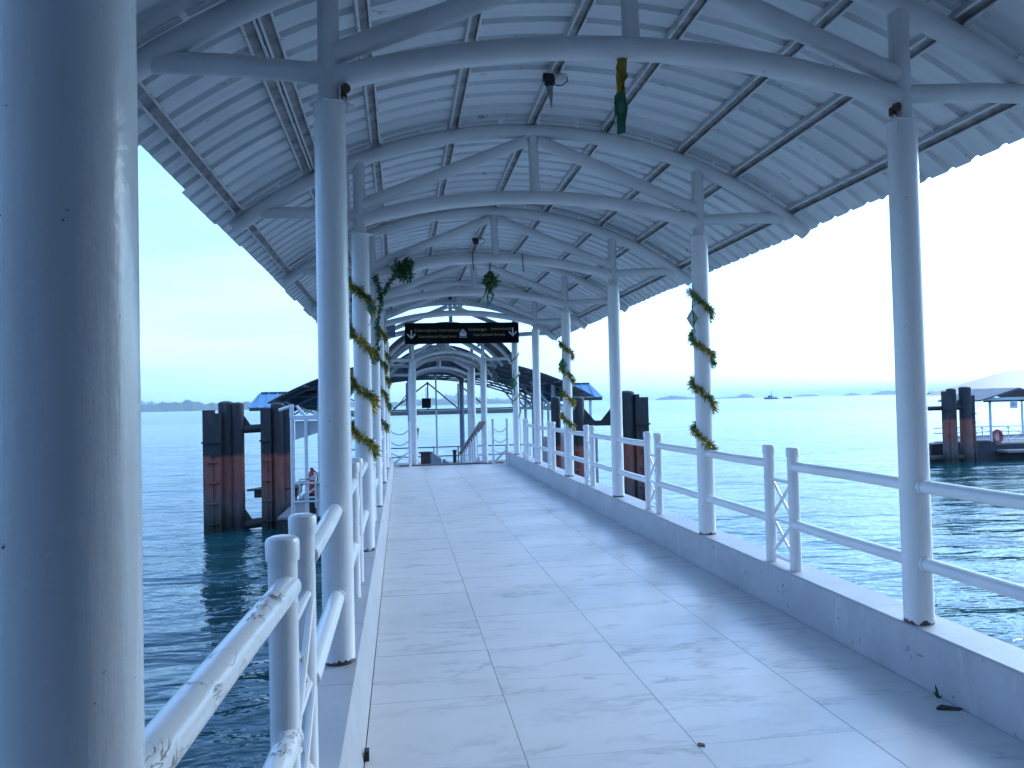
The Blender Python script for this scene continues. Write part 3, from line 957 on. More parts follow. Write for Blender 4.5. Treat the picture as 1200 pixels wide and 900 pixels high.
obj('arm', MB().bar((-.60, Yk(2), 3.07), (-.40, Yk(2), 3.07), .03, .04), M_BLACK, t)
obj('lamp_head', MB().tube([(-.56, Yk(2), 3.06), (-.56, Yk(2), 2.95)], [.03, .06], 10), M_BLACK, t)
t = thing('loudspeaker', 'grey box loudspeaker on the fifth left post by the sign', 'loudspeaker', (XL + .13, Yk(4) + 1.2, 3.28))
obj('housing', MB().box((XL + .15, Yk(4) + 1.2, 3.28), (.20, .20, .30)), M_BLUEGREY, t, smooth=False)
obj('bracket', MB().bar((XL, Yk(5), 3.28), (XL + .12, Yk(4) + 1.3, 3.28), .03, .03), M_TUBE, t)

# small things on the floor
m = MB()
for (a, ln, hgt) in ((2.0, .03, .075), (2.6, .03, .04), (0.4, .04, .02)):
    b = Vector((2.768, 3.80, 0.0)); d = Vector((math.cos(a) * ln, math.sin(a) * ln * .3, hgt))
    m.add([b + Vector((-.008, 0, 0)), b + Vector((.008, 0, 0)), b + d * .6 + Vector((.007, 0, 0)), b + d * .6 - Vector((.007, 0, 0)), b + d], [(0, 1, 2, 3), (3, 2, 4)])
o = obj('weed', m, M_LEAF, smooth=False); tag(o, 'tiny weed sprouting at the foot of the right kerb', 'weed')
m = MB().prism([(0, 0), (.10, -.03), (.13, -.012), (.06, .05), (.01, .02)], (1, 0, 0), (0, 1, 0), (0, 0, .005), (2.655, 3.66, .001))  # thin dark sheet drawn in place of a hole
o = obj('dark_mark', m, M_BROWN, smooth=False); tag(o, 'dark patch standing for a hole beside the weed at the right kerb', 'leaf', 'dead leaves')
m = MB().prism([(0, 0), (.03, -.02), (.04, .01), (.015, .03)], (1, 0, 0), (0, 1, 0), (0, 0, .003), (1.325, 3.50, .001))
o = obj('dark_mark', m, M_BROWN, smooth=False); tag(o, 'dark scrap lying on the tile joint in the foreground', 'leaf', 'dead leaves')
m = MB().box((FL + .012, 3.66, .02), (.022, .045, .045))
o = obj('plastic_clip', m, M_BLACK, smooth=False); tag(o, 'small black clip at the foot of the left kerb', 'clip')

# ------------------------------------------------------------------ end of the deck: threshold, chains
m = MB()
for i in range(46):
    m.box((-.02 + i * .06, 20.93, .022), (.045, .25, .022))
m.box((1.31, 20.93, .000), (2.85, .28, .02))
o = obj('threshold_plate', m, M_DECK, smooth=False); tag(o, 'grey ribbed threshold plate at the end of the tiles', 'plate')

def chain_barrier(x0, x1, y, label):
    t = thing('chain_barrier', label, 'chain', (x0, y, 0))
    for x in (x0, x1):
        p = obj('stanchion', MB().tube([(x, y, 0), (x, y, 1.15)], .035, 12), M_WHITE2, t)
        obj('cap', MB().tube([(x, y, 1.15), (x, y, 1.19)], .04, 12), M_WHITE2, p)
    for z in (.98, .70, .42, .25):
        pts = []
        for i in range(15):
            u = i / 14
            pts.append((x0 + (x1 - x0) * u, y, z - .14 * (4 * u * (1 - u)) if z != .25 else z))
        obj('chain', MB().tube(pts, .010, 6), M_CHAIN, t)
    obj('brace_bar', MB().bar((x0, y, .02), (x1, y, .40), .05, .05), M_WHITE2, t, smooth=False)
chain_barrier(-.30, .22, 20.7, 'slack chains closing the gap left of the gangway')
chain_barrier(2.42, 2.80, 20.7, 'slack chains closing the gap right of the gangway')

# ------------------------------------------------------------------ gangway and its canopy
gw = thing('gangway', 'steep white gangway dropping from the tiles to the pontoon', 'gangway', (1.25, 21.06, 0))
R0, R1 = Vector((1.25, 21.08, -.03)), Vector((1.25, 28.4, -1.36))
obj('ramp', MB().bar(R0, R1, 1.75, .10), M_DECK, gw, smooth=False)
for x in (0.42, 2.06):
    obj('handrail', MB().bar((x, 19.9 if x > 1 else 20.95, 1.13 if x > 1 else 0.98), (x, 27.4, -.12), .16 if x > 1 else .12, .05), M_WOOD, gw, smooth=False)
    obj('stringer', MB().bar((x, 21.0, .10), (x, 28.2, -1.24), .05, .16), M_WHITE2, gw, smooth=False)
    for i in range(9):
        u = (i + .5) / 9
        yy = 21.0 + 6.3 * u
        zt = 1.13 - (yy - 19.9) * (1.25 / 7.5)
        zb_ = .10 - (yy - 21.0) * (1.34 / 7.2)
        obj('baluster', MB().tube([(x, yy, zb_), (x, yy, zt - .02)], .020, 8), M_WHITE2, gw)

gc = thing('gangway_canopy', 'narrow stepped arch canopy over the gangway beyond the sign', 'canopy', (1.27, 21, 0))
GCX = 1.28
def gframe(y, dz, hw=.94, zb=0.0, zc=2.77, peak=3.02, Rr=2.0, mat=M_WHITE2, posts=True):
    zc += dz; peak += dz
    for s in (-1, 1):
        x = GCX + s * hw
        if not posts: continue
        obj('post', MB().tube([(x, y, zb), (x, y, zc)], .085, 14), mat, gc)
        obj('post_neck', MB().tube([(x, y, zc), (x, y, zc + .62)], .05, 12), mat, gc)
        obj('outrigger', MB().tube([(x, y, zc + .03), (x + s * .70, y, zc + .04)], .045, 10), mat, gc)
        obj('brace', MB().tube([(x, y, zc + .18), (GCX + s * .05, y, peak + .45)], .045, 10), mat, gc)
    sag = peak - (zc - .02)
    Rl = (hw ** 2 + sag ** 2) / 2 / sag
    a = math.asin(hw / Rl)
    obj('tie_arch', MB().tube(arc_pts(GCX, peak - Rl, Rl, -a, a, 14, y), .055, 12), mat, gc)
    obj('king_post', MB().tube([(GCX, y, peak), (GCX, y, peak + .55)], .045, 10), mat, gc)
    a = math.asin(1.70 / Rr)
    obj('rafter', MB().tube(arc_pts(GCX, 1.66 + dz, Rr, -a, a, 20, y), .055, 12), mat, gc)
def groof(y0, y1, dz, Rr=2.0, ext=1.84):
    nsh = max(1, round((y1 - y0) / 0.95))
    for i in range(nsh):
        ya, yb = y0 + (y1 - y0) * i / nsh, y0 + (y1 - y0) * (i + 1) / nsh
        m = MB()
        a = math.asin(ext / (Rr + .13))
        ro, ri = Rr + .13, Rr + .125
        NS = 20
        pr = []
        k = 5
        for j in range(k):
            b = ya + (yb - ya) * j / k; w_ = (yb - ya) / k
            pr += [(b, 0), (b + w_ * .65, 0), (b + w_ * .75, .025), (b + w_ * .92, .025)]
        pr.append((yb - .004, 0))
        for q_ in range(NS + 1):
            an = -a + 2 * a * q_ / NS
            for (yy, h) in pr: m.v.append((GCX + (ro + h) * math.sin(an), yy, 1.66 + dz + (ro + h) * math.cos(an)))
        n_ = len(pr)
        for q_ in range(NS):
            for j in range(n_ - 1): m.f.append((q_ * n_ + j, q_ * n_ + j + 1, (q_ + 1) * n_ + j + 1, (q_ + 1) * n_ + j)); m.mi.append(0)
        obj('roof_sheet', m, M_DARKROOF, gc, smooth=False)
    for d in (-1.6, -1.1, -.55, 0, .55, 1.1, 1.6):
        an = math.asin(d / Rr)
        p = Vector((GCX + (Rr + .09) * math.sin(an), 0, 1.66 + dz + (Rr + .09) * math.cos(an)))
        obj('purlin', MB().bar(p + Vector((0, y0 + .05, 0)), p + Vector((0, y1 - .05, 0)), .06, .05), M_BLUEGREY, gc, smooth=False)
gframe(20.95, 0.0)
gframe(22.6, -.02, posts=False)
gframe(24.2, 0.0, zb=-.62)
groof(20.75, 24.3, 0.0)
gframe(25.2, -.23, zb=-.8)
gframe(26.9, -.23, posts=False)
gframe(28.6, -.23, zb=-1.4, mat=M_BLUEGREY)
groof(24.75, 29.0, -.30)

# ------------------------------------------------------------------ pontoon with its own canopy
DK = -1.40
pt = thing('pontoon', 'dark floating pontoon at the foot of the gangway', 'pontoon', (1.5, 30, DK))
obj('hull', MB().box((1.55, 31.9, -1.88), (9.7, 19.2, .86)), M_HULL, pt, smooth=False)
obj('deck_plate', MB().box((1.55, 31.9, DK - .03), (9.9, 19.3, .06)), M_DECK, pt, smooth=False)
m = MB().prism([(-3.2, 0), (-4.75, 0), (-4.3, 1.1), (-3.2, 2.3)], (1, 0, 0), (0, 1, 0), (0, 0, .05), (0, 25.2, -.93))
m.box((-3.9, 25.9, -1.05), (1.3, 1.2, .22))
obj('fender_platform', m, [M_HULL], pt, smooth=False)
for x in (-3.95, -3.45): obj('platform_leg', MB().tube([(x, 25.9, -2.4), (x, 25.9, -.95)], .12, 10), M_HULL, pt)
for x0 in (4.7, 5.35, 6.0): obj('wall_panel', MB().box((x0 + .3, 26.0, -.45), (.62, .06, 1.8)), M_PALE, pt, smooth=False)
obj('wall_panel', MB().box((6.1, 29.0, -.2), (.06, 5.6, 1.6)), M_PALE, pt, smooth=False)
# railings on the pontoon's far edge
for z in (-.42, -.85):
    obj('edge_rail', MB().tube([(-3.1, 37.6, z), (6.2, 37.6, z)], .028, 8), M_BLUEGREY, pt)
for i in range(9):
    x = -3.1 + i * 1.16
    obj('edge_post', MB().tube([(x, 37.6, DK), (x, 37.6, -.40)], .03, 8), M_BLUEGREY, pt)

pc = thing('pontoon_canopy', 'wide arched canopy with dark underside over the pontoon', 'canopy', (.95, 30, 0))
PCX, PR, PZ = 1.30, 12.2, 3.43
def pz(x): return PZ - PR + math.sqrt(PR * PR - (x - PCX) ** 2)
NB = 5
Y0, Y1 = 29.6, 41.0
ys_ = [Y0 + (Y1 - Y0) * i / NB for i in range(NB + 1)]
HALF = 6.12
for i in range(NB):
    for s in range(8):
        a0 = math.asin(-HALF / PR) + (2 * math.asin(HALF / PR)) * s / 8
        a1 = a0 + 2 * math.asin(HALF / PR) / 8
        m = MB()
        pl = [(p.x, p.z) for p in arc_pts(PCX, PZ - PR, PR, a0 + .0004, a1 - .0004, 4)]
        pu = [(p.x, p.z) for p in arc_pts(PCX, PZ - PR, PR + .03, a0 + .0004, a1 - .0004, 4)]
        m.prism(pl + pu[::-1], (1, 0, 0), (0, 0, 1), (0, ys_[i + 1] - ys_[i] - .006, 0), (0, ys_[i], 0))
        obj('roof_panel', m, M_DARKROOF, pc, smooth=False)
ah = math.asin((HALF - .05) / (PR - .06))
for i, y in enumerate(ys_):
    y = y + (1.9 if i == 0 else (-.08 if i == NB else 0))
    if i == 1: continue
    pts = arc_pts(PCX, PZ - PR, PR - .07, -ah, ah, 22, y)
    mtl = M_BLUEGREY
    obj('arch_chord', MB().tube(pts, .045, 8), mtl, pc)
    pts2 = arc_pts(PCX, PZ - PR - .42, PR - .07, -ah, ah, 22, y)
    obj('arch_chord', MB().tube(pts2, .040, 8), mtl, pc)
    m = MB()
    for k in range(1, 22, 2): m.tube([pts[k], pts2[k]], .022, 6)
    for k in range(1, 20, 2): m.tube([pts[k], pts2[k + 2]], .022, 6)
    obj('arch_web', m, mtl, pc)
    for x in (-3.15, 6.2):
        obj('post', MB().tube([(x, y, DK), (x, y, pz(x) - .1)], .09 if i == 0 else .075, 12), M_WHITE2, pc)
        s = -1 if x < 0 else 1
        obj('bracket', MB().tube([(x, y, 1.30), (x + s * 1.3, y, 1.85)], .045, 8), M_WHITE2, pc)
        obj('bracket', MB().tube([(x, y, 1.30), (x - s * .95, y, pz(x - s * .95) - .3)], .045, 8), M_WHITE2, pc)
for x in (-4.6, -3.5, -2.3, -1.1, .1, 1.3, 2.5, 3.7, 4.9, 6.1, 7.1):
    if abs(x - PCX) < HALF - .1:
        obj('purlin', MB().bar((x, Y0 + .05, pz(x) - .04), (x, Y1 - .05, pz(x) - .04), .06, .07), M_BLUEGREY, pc, smooth=False)
for x in (-3.15, 6.2):
    obj('eave_beam', MB().bar((x, Y0 + .2, 1.34), (x, Y1 - .2, 1.34), .10, .14), M_WHITE2, pc, smooth=False)
# far truss with bottom chord
YT = Y1 - .1
fx_ = lambda x: x * YT / 37.5
obj('truss_chord', MB().box((1.5, YT, 1.20), (9.6, .18, .22)), M_WHITE2, pc, smooth=False)
obj('truss_chord', MB().box((1.5, YT, 1.36), (9.6, .24, .07)), M_BLUEGREY, pc, smooth=False)
ztop = lambda x: pz(x) - .62
for x in (-2.6, -1.1, .3, 1.3, 2.75, 4.1, 5.4):
    x = fx_(x)
    obj('truss_bar', MB().tube([(x, YT, 1.4), (x, YT, ztop(x))], .04, 8), M_BLUEGREY, pc)
for (xa, xb) in ((1.3, -.35), (1.3, 2.7), (2.8, 4.1), (-2.5, -1.1)):
    xa, xb = fx_(xa), fx_(xb)
    obj('truss_bar', MB().tube([(xa, YT, ztop(xa) - .05), (xb, YT, 1.42)], .04, 8), M_BLUEGREY, pc)
for xa in (-1.0, .55): obj('rope', MB().tube([(fx_(xa), YT - .2, 2.5), (fx_(-.25), YT - .2, 1.42)], .025, 6), M_BLUEGREY, pc)
obj('pipe_post', MB().tube([(3.1, YT, DK), (3.1, YT, 1.1)], .055, 8), M_BLUEGREY, pc)
obj('pipe_post', MB().tube([(1.42, 31.5, DK), (1.42, 31.5, 2.7)], .035, 8), M_WHITE2, pc)

t = thing('suspended_speaker', 'black square box hanging from the far truss beyond the gangway', 'speaker box', (1.32, 40.5, 1.6))
obj('housing', MB().box((1.32, 40.5, 1.70), (.46, .30, .50)), M_BLACK, t, smooth=False)
obj('hanger', MB().tube([(1.32, 40.6, 1.93), (1.32, 40.8, 2.5)], .02, 6), M_BLUEGREY, t)

# items standing on the pontoon and gangway head
o = thing('wooden_crate', 'brown crate standing at the left foot of the gangway arch', 'crate', (.62, 21.75, -.1))
obj('box_body', MB().box((.66, 21.75, .10), (.26, .3, .36)), M_BROWN, o, smooth=False)
obj('lid', MB().box((.64, 21.75, .295), (.32, .34, .035)), M_BROWN, o, smooth=False)
for i, (ga, gb, za, zb_) in enumerate((((.95, 25.0), (1.32, 27.0), .10, -.25), ((1.45, 27.2), (1.72, 28.6), -.30, -.55))):
    t = thing('folding_barrier', ('taller' if i == 0 else 'shorter') + ' dark mesh folding barrier on the gangway, ' + ('left' if i == 0 else 'right') + ' of the pair', 'barrier', (ga[0], ga[1], -.8), 'folding barriers on the gangway')
    A_, B_ = Vector((*ga, 0)), Vector((*gb, 0))
    for q_, zt in ((A_, za), (B_, zb_)):
        obj('leg', MB().tube([(q_.x, q_.y, zt - 1.25), (q_.x, q_.y, zt)], .045, 8), M_BLUEGREY, t)
    obj('rail_bar', MB().bar((A_.x, A_.y, za), (B_.x, B_.y, zb_), .05, .05), M_BLUEGREY, t)
    obj('rail_bar', MB().bar((A_.x, A_.y, za - .7), (B_.x, B_.y, zb_ - .6), .05, .05), M_BLUEGREY, t)
    m = MB()
    for k in range(1, 10):
        p = A_.lerp(B_, k / 10); z_ = za + (zb_ - za) * k / 10
        m.tube([(p.x, p.y, z_), (p.x, p.y, z_ - .68)], .016, 5)
    tag(obj('mesh_bars', m, M_BLUEGREY, t), kind='stuff')
o = thing('bollard', 'black bollard on the far pontoon edge in line with the gangway', 'bollard', (2.45, 36.4, DK))
obj('shaft', MB().tube([(2.45, 36.4, DK), (2.45, 36.4, -.60)], .085, 12), M_BLACK, o)
obj('head', MB().tube([(2.45, 36.4, -.60), (2.45, 36.4, -.50)], [.11, .10], 12), M_BLACK, o)

# white gate frame at the pontoon's near left corner
t = thing('gate_frame', 'white boarding gate frame with hung sheet at the left corner of the pontoon', 'gate', (-2.6, 22.3, DK))
for x in (-2.98, -2.60, -2.24): obj('post', MB().tube([(x, 22.3, DK), (x, 22.3, 1.35)], .05, 10), M_WHITE2, t)
obj('beam', MB().box((-2.35, 22.3, 1.33), (1.35, .10, .12)), M_WHITE2, t, smooth=False)
obj('post_head', MB().tube([(-2.98, 22.3, 1.35), (-2.98, 22.3, 1.70)], .06, 10), M_WHITE2, t)
obj('strut', MB().tube([(-2.98, 22.3, 1.66), (-3.32, 22.3, 1.55)], .045, 8), M_WHITE2, t)
obj('strut', MB().tube([(-2.60, 22.3, 1.36), (-2.85, 22.3, 1.66)], .04, 8), M_WHITE2, t)
m = MB().prism([(-2.90, .72), (-2.22, .92), (-2.22, 1.24), (-2.90, 1.24)], (1, 0, 0), (0, 0, 1), (0, .02, 0), (0, 22.36, 0))
obj('hung_sheet', m, M_PALE, t, smooth=False)
for z in (-.48, -.98): obj('gate_rail', MB().tube([(-2.95, 22.25, z), (-1.9, 22.25, z)], .03, 8), M_WHITE2, t)
for (a, b) in (((-2.78, -.36), (-2.36, -.36)), ((-2.78, -.86), (-2.36, -.86)), ((-2.78, -.36), (-2.78, -.86)), ((-2.36, -.20), (-2.36, -1.15)), ((-2.70, -.86), (-2.36, -.60)), ((-2.6, -.40), (-2.2, -.15))):
    obj('gate_bar', MB().bar((a[0], 22.18, a[1]), (b[0], 22.18, b[1]), .035, .045), M_WHITE2, t, smooth=False)
t = thing('fire_extinguisher', 'red fire extinguisher behind the white gate on the left', 'fire extinguisher', (-2.5, 22.8, DK))
obj('cylinder', MB().tube([(-2.52, 22.8, -.82), (-2.52, 22.8, -.30), (-2.52, 22.8, -.22), (-2.52, 22.8, -.16)], [.11, .11, .08, .03], 12), M_RED, t)
obj('valve', MB().box((-2.52, 22.8, -.13), (.08, .05, .06)), M_BLACK, t, smooth=False)
obj('hose', MB().tube([(-2.50, 22.75, -.13), (-2.36, 22.72, -.25), (-2.36, 22.72, -.6)], .02, 6), M_BLACK, t)
obj('stand', MB().box((-2.52, 22.85, -1.1), (.2, .2, .56)), M_BLACK, t, smooth=False)

# blue-roofed shelters either side
def shelter(x0, x1, y, ze, zr, label):
    t = thing('shelter', label, 'shelter', ((x0 + x1) / 2, y, DK), 'blue roofed shelters beyond the pontoon')
    n = int((x1 - x0) / .32)
    sl = .35
    for i in range(n):
        a, b = x0 + (x1 - x0) * i / n, x0 + (x1 - x0) * (i + 1) / n - .01
        aa, bb = [min(max(v, x0 + sl), x1 - sl) for v in (a, b)]
        if bb - aa < .02: aa, bb = aa - .02, bb + .02
        m = MB()
        m.add([(a, y - .9, ze), (b, y - .9, ze), (bb, y, zr), (aa, y, zr), (a, y - .9, ze - .04), (b, y - .9, ze - .04), (bb, y, zr - .04), (aa, y, zr - .04)],
              [(0, 1, 2, 3), (7, 6, 5, 4), (0, 4, 5, 1), (1, 5, 6, 2), (2, 6, 7, 3), (3, 7, 4, 0)])
        m.bar((a, y - .9, ze + .015), (aa, y, zr + .015), .05, .05)
        obj('roof_sheet', m, M_BLUE, t, smooth=False)
    m = MB().add([(x0, y + .9, ze), (x1, y + .9, ze), (x1 - sl, y + .01, zr), (x0 + sl, y + .01, zr), (x0, y + .9, ze - .04), (x1, y + .9, ze - .04), (x1 - sl, y + .01, zr - .04), (x0 + sl, y + .01, zr - .04)],
                 [(3, 2, 1, 0), (4, 5, 6, 7), (0, 1, 5, 4), (1, 2, 6, 5), (2, 3, 7, 6), (3, 0, 4, 7)])
    obj('roof_slope', m, M_BLUE, t, smooth=False)
    obj('ridge_cap', MB().tube([(x0 + sl, y, zr + .02), (x1 - sl, y, zr + .02)], .045, 8), M_INK, t)
    obj('fascia', MB().box(((x0 + x1) / 2, y - .93, ze - .08), (x1 - x0 - .1, .05, .12)), M_BROWN, t, smooth=False)
    for x in (x0 + .5, x1 - .5):
        for yy in (y - .7, y + .7): obj('post', MB().tube([(x, yy, -2.6), (x, yy, ze - .02)], .06, 8), M_WHITE2, t)
shelter(-5.95, -2.6, 33, 1.66, 2.22, 'blue ribbed roof shelter beyond the left dolphin')
shelter(5.9, 8.45, 33, 1.78, 2.35, 'blue ribbed roof shelter peeping past the pontoon canopy on the right')

# ------------------------------------------------------------------ mooring dolphins
def pile(t, x, y, top, r):
    m = MB().tube([(x, y, -4.5), (x, y, top)], r, 20)
    p = obj('pile', m, M_PILE, t)
    obj('cap', MB().dome((x, y, top), r * .98, .07, 20), M_PILE, p)
def fender(t, x0, x1, y, z0, z1, notch=None, d=.30):
    if notch:
        pr_ = [(x0, z0), (x1, z0), (x1, z1 - .10), (notch, z1 - .10), (notch, z1), (x0, z1)]
    else: pr_ = [(x0, z0), (x1, z0), (x1, z1), (x0, z1)]
    m = MB().prism(pr_, (1, 0, 0), (0, 0, 1), (0, d, 0), (0, y, 0))
    f = obj('fender_panel', m, M_PILE, t, smooth=False)
    obj('flange', MB().box(((x0 + x1) / 2, y - .03, z1 - .98), (x1 - x0 + .06, .10, .05)), M_PILE, f, smooth=False)
    z = .02
    while z > -1.9:
        obj('rung', MB().box(((x0 + x1) / 2 + .02, y - .06, z), (.28, .10, .035)), M_PILE, f, smooth=False); z -= .62
    obj('rib', MB().box(((x0 + x1) / 2 + .02, y - .02, -.95), (.035, .05, 2.4)), M_PILE, f, smooth=False)
k = 1.045
t = thing('mooring_dolphin', 'rusty steel mooring dolphin with black tops on the left', 'mooring dolphin', (-5, 25.1, SEA), 'mooring dolphins')
fender(t, -5.93, -5.42, 24.75, -3.2, 1.60, notch=-5.62)
pile(t, -5.34, 25.25, 1.80, .235); pile(t, -4.99, 25.2, 1.76, .19)
fender(t, -4.28, -3.98, 25.0, -3.2, 1.60)
pile(t, -3.80, 25.3, 1.72, .22); pile(t, -3.52, 25.4, 1.62, .2)
obj('cross_pipe', MB().tube([(-5.0, 25.25, .98), (-3.8, 25.25, 1.02)], .13, 14), M_PILE, t)
obj('cross_pipe', MB().tube([(-5.0, 25.25, -1.98), (-3.8, 25.25, -1.86)], .15, 14), M_PILE, t)
for (gx, gz, s) in ((-4.83, 1.05, 1), (-4.83, -1.85, 1)):
    obj('gusset', MB().prism([(0, 0), (s * .26, 0), (0, .40)], (1, 0, 0), (0, 0, 1), (0, .05, 0), (gx, 25.2, gz)), M_PILE, t, smooth=False)
t = thing('mooring_dolphin', 'black and red mooring dolphin seen between the right posts', 'mooring dolphin', (7, 25, SEA), 'mooring dolphins')
fender(t, 7.62, 8.05, 24.8, -3.2, 1.80, notch=7.75)
pile(t, 7.40, 25.1, 1.86, .26); 
obj('cross_pipe', MB().box((6.45, 25.1, .88), (1.7, .2, .17)), M_PILE, t, smooth=False)
obj('cross_pipe', MB().tube([(5.8, 25.1, -1.9), (7.4, 25.1, -1.9)], .15, 14), M_PILE, t)
obj('fender_panel', MB().box((6.92, 25.0, -.7), (.09, .3, 4.9)), M_PILE, t, smooth=False)
pile(t, 5.72, 25.1, 1.70, .24); pile(t, 5.05, 25.3, 1.72, .16)
fender(t, 5.48, 5.60, 24.8, -3.2, 1.62)
for (gx, s) in ((5.95, 1), (6.86, -1)):
    obj('gusset', MB().prism([(0, 0), (s * .36, 0), (0, .42)], (1, 0, 0), (0, 0, 1), (0, .05, 0), (gx, 25.05, .95)), M_PILE, t, smooth=False)
t = thing('mooring_dolphin', 'twin pile mooring dolphin in front of the far right pontoon', 'mooring dolphin', (31, 38.2, SEA), 'mooring dolphins')
k = 38.0 / 40
fender(t, 28.45, 28.9, 37.7, -3.4, 1.70, notch=28.6); pile(t, 29.12, 38.1, 1.78, .24)
fender(t, 30.15, 30.35, 37.9, -3.4, 1.45); pile(t, 29.93, 38.1, 1.86, .30)
obj('cross_pipe', MB().tube([(27.4, 38.1, .80), (30.0, 38.1, .80)], .12, 12), M_PILE, t)
obj('cross_pipe', MB().tube([(27.4, 38.1, -1.85), (30.0, 38.1, -1.85)], .15, 12), M_PILE, t)
pile(t, 27.2, 38.2, 1.3, .24)
obj('gusset', MB().prism([(0, 0), (-.38, 0), (0, .5)], (1, 0, 0), (0, 0, 1), (0, .05, 0), (29.66, 38.05, .9)), M_PILE, t, smooth=False)

# ------------------------------------------------------------------ right-hand ferry pontoon
t = thing('pontoon', 'far right pontoon with grey hipped roof and a crossed railing', 'pontoon', (36, 40, SEA))
plan = [(29.6, 38.95), (51, 38.95), (51, 47), (36.0, 47)]
obj('hull', MB().prism(plan, (1, 0, 0), (0, 1, 0), (0, 0, 1.1), (0, 0, -2.4)), M_HULL, t, smooth=False)
m = MB().prism([(28.35, -2.6), (32.2, -2.6), (32.2, -1.15), (31.7, -1.05), (28.35, -1.15)], (1, 0, 0), (0, 0, 1), (0, 1.2, 0), (0, 38.75, 0)); obj('fender_box', m, M_HULL, t, smooth=False)
obj('landing_step', MB().box((35.5, 38.4, -1.62), (6.6, 1.0, .12)), M_DECK, t, smooth=False)
obj('deck_plate', MB().prism([(x + (.06 if x < 40 else -.06), y + (.06 if y < 40 else -.06)) for x, y in plan], (1, 0, 0), (0, 1, 0), (0, 0, .06), (0, 0, -1.30)), M_DECK, t, smooth=False)
# crossed railing
x = 30.55
yr = 39.7
while x < 45:
    obj('edge_post', MB().tube([(x, yr, -1.24), (x, yr, -.30)], .03, 8), M_WHITE2, t)
    x2 = x + 1.62
    obj('cross_bar', MB().bar((x, yr, -1.1), (x2, yr, -.38), .03, .03), M_WHITE2, t, smooth=False)
    obj('cross_bar', MB().bar((x, yr + .03, -.38), (x2, yr + .03, -1.1), .03, .03), M_WHITE2, t, smooth=False)
    x = x2
for z in (-.33, -.62, -1.08): obj('edge_rail', MB().tube([(29.2, yr - .04, z), (45, yr - .04, z)], .028, 8), M_WHITE2, t)
# gable porch
for x in (32.05, 37.2): obj('porch_post', MB().tube([(x, 38.9, -1.24), (x, 38.9, 1.22)], .07, 10), M_WHITE2, t)
for s in (-1, 1):
    m = MB().prism([(0, 0), (s * 2.35, -.62), (s * 2.35, -.54), (0, .09)], (1, 0, 0), (0, 0, 1), (0, 3.4, 0), (33.35, 38.3, 1.72))
    obj('porch_roof', m, M_DARKROOF, t, smooth=False)
obj('fascia', MB().box((34.8, 38.7, 1.22), (6.3, .10, .16)), M_WHITE2, t, smooth=False)
obj('fascia', MB().box((34.4, 38.8, 1.10), (5.6, .10, .10)), M_HULL, t, smooth=False)
# hipped main roof
ex0, ex1, ey0, ey1, ez, rzz = 33.4, 60, 46.5, 55.0, 1.44, 3.15
m = MB().add([(ex0, ey0, ez), (ex1, ey0, ez), (ex1, ey1, ez), (40.2, ey1, ez), (43.4, 50.7, rzz), (ex1 - 2, 50.7, rzz)],
             [(0, 1, 5, 4), (1, 2, 5), (2, 3, 4, 5), (3, 0, 4), (3, 2, 1, 0)])
obj('roof', m, M_GREYROOF, t, smooth=False)
for x in (37, 41, 46, 50): obj('roof_post', MB().tube([(x, 46.9, -1.24), (x, 46.9, 1.44)], .07, 8), M_WHITE2, t)
b = thing('berth_sign', 'small white board lettered B1 under the far right porch', 'sign', (33.55, 38.6, .9))
obj('board', MB().box((33.25, 38.6, .88), (.44, .03, .40)), M_WHT, b, smooth=False)
inst('lettering', text_me('B1', .28, M_INK, .28), b, (33.25, 38.58, .90), (rad(90), 0, 0))
b = thing('lifebuoy', 'faded red lifebuoy on the crossed railing of the far right pontoon', 'lifebuoy', (32.6, 39.4, -.9))
for i in range(8):
    a0 = 2 * PI * i / 8
    pts = [(32.85 + .26 * math.cos(a0 + (PI / 4) * j / 5), 39.4, -.88 + .31 * math.sin(a0 + (PI / 4) * j / 5)) for j in range(6)]
    obj('ring_segment' if i % 2 == 0 else 'ring_band', MB().tube(pts, .095, 10), M_ORANGE if i % 2 == 0 or True else M_WHITE2, b)
obj('centre_plate', MB().tube([(32.85, 39.44, -.86), (32.85, 39.46, -.86)], .19, 14), M_PALE, b)
obj('rope', MB().tube([(32.7, 39.38, -1.1), (32.55, 39.36, -1.28), (32.75, 39.36, -1.36)], .05, 8), M_ORANGE, b)

# ------------------------------------------------------------------ unseen terminal added behind the viewpoint to block light
mb = MB().box((0, -22.9, -1.2), (70, 40, 2.3)).box((7.2, -.4, -1.25), (7.3, 5.0, 2.2))  # unseen base slabs added with the light-blocking building
tag(obj('added_quay', mb, M_SLAB, smooth=False), 'unseen concrete base added under the light-blocking building', None, None, 'structure')
tb = thing('light_block_building', 'unseen building added behind the viewpoint to block light', 'building', (1.3, -10, 0))
for (x0, x1, z0, z1) in ((-22, -.6, -.05, 6.5), (3.2, 26, -.05, 6.5), (-.6, 3.2, 3.0, 6.5)):
    obj('wall', MB().box(((x0 + x1) / 2, -2.75, (z0 + z1) / 2), (x1 - x0, .3, z1 - z0)), M_LIGHT_BLOCK, tb, smooth=False)
obj('light_block_wing', MB().box((7.2, -.15, 3.2), (7.4, 4.9, 6.6)), M_LIGHT_BLOCK, tb, smooth=False)  # unseen wing added to keep light off the nearest left post
obj('light_block_wing_roof', MB().box((7.2, -.05, 6.57), (7.9, 5.3, .12)), M_GREYROOF, tb, smooth=False)
obj('wall', MB().box((2, -14, 3.25), (48, .3, 6.5)), M_LIGHT_BLOCK, tb, smooth=False)
for x in (-21.85, 25.85): obj('wall', MB().box((x, -8.4, 3.25), (.3, 10.9, 6.5)), M_LIGHT_BLOCK, tb, smooth=False)
obj('roof', MB().box((2, -8.4, 6.65), (50, 13.0, .25)), M_GREYROOF, tb, smooth=False)

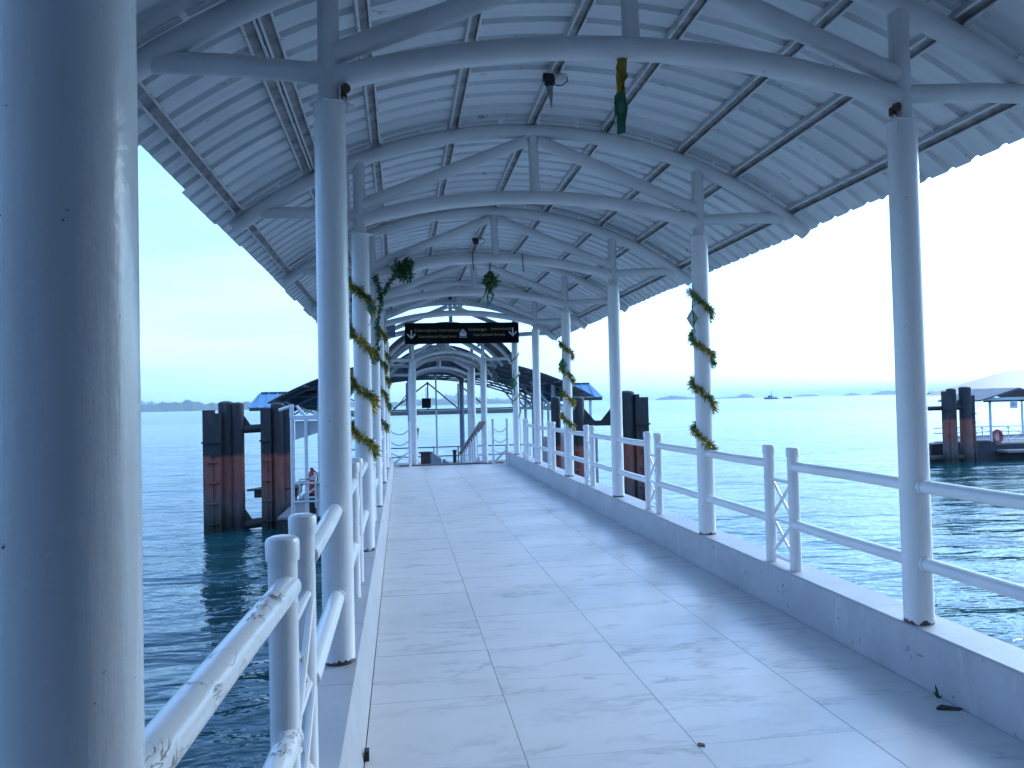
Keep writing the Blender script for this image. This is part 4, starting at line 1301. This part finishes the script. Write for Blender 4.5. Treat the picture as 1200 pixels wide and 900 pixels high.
# ------------------------------------------------------------------ far vessels
def ship(x, y, L, label, tug=True):
    t = thing('ship', label, 'ship', (x, y, SEA))
    h = L * .16
    m = MB().prism([(-L * .5, h * .9), (-L * .46, 0), (L * .46, 0), (L * .5, h * .55), (L * .1, h * .5), (-L * .2, h * .65)], (1, 0, 0), (0, 0, 1), (0, L * .28, 0), (x, y, SEA - .2))
    obj('hull', m, M_SHIP, t, smooth=False)
    if tug:
        obj('wheelhouse', MB().box((x - L * .10, y + L * .14, SEA + h * 1.1), (L * .26, L * .18, h * .9)), M_SHIP, t, smooth=False)
        obj('mast', MB().tube([(x + L * .02, y + L * .14, SEA + h), (x + L * .0, y + L * .14, SEA + h * 4.2)], [L * .022, L * .008], 8), M_SHIP, t)
        obj('deck_house', MB().box((x + L * .22, y + L * .14, SEA + h * .75), (L * .3, L * .16, h * .5)), M_PALE, t, smooth=False)
    else:
        for i in (-.25, .05, .28): obj('cargo_stack', MB().box((x + L * i, y + L * .14, SEA + h * .75), (L * .22, L * .16, h * (.4 + .2 * (i > 0)))), M_BROWN, t, smooth=False)
D = 1500
def at(az, d): return (d * math.sin(rad(az)), d * math.cos(rad(az)))
x, y = at(26.5, D); ship(x, y, 26, 'dark blue ship with a mast far out on the horizon')
x, y = at(27.55, D * 1.2); ship(x, y, 20, 'low dark barge right of the far ship', False)
x, y = at(36.6, D); ship(x, y, 30, 'low barge far off beside the nearest right post', False)

# ------------------------------------------------------------------ sea air
hz = MB().box((0, 0, 130), (86000, 86000, 268))
hm = bpy.data.materials.new('sea_haze')
hm.use_nodes = True
ht = hm.node_tree
for n in list(ht.nodes): ht.nodes.remove(n)
ho = ht.nodes.new('ShaderNodeOutputMaterial')
pv = ht.nodes.new('ShaderNodeVolumePrincipled')
pv.inputs['Color'].default_value = (0.78, 0.92, 1.0, 1)
S.cycles.volume_bounces = 2
pv.inputs['Density'].default_value = 0.00007
ht.links.new(pv.outputs[0], ho.inputs['Volume'])
haze = obj('haze', hz, hm, smooth=False)
tag(haze, 'thin sea haze over the water', None, None, 'stuff')
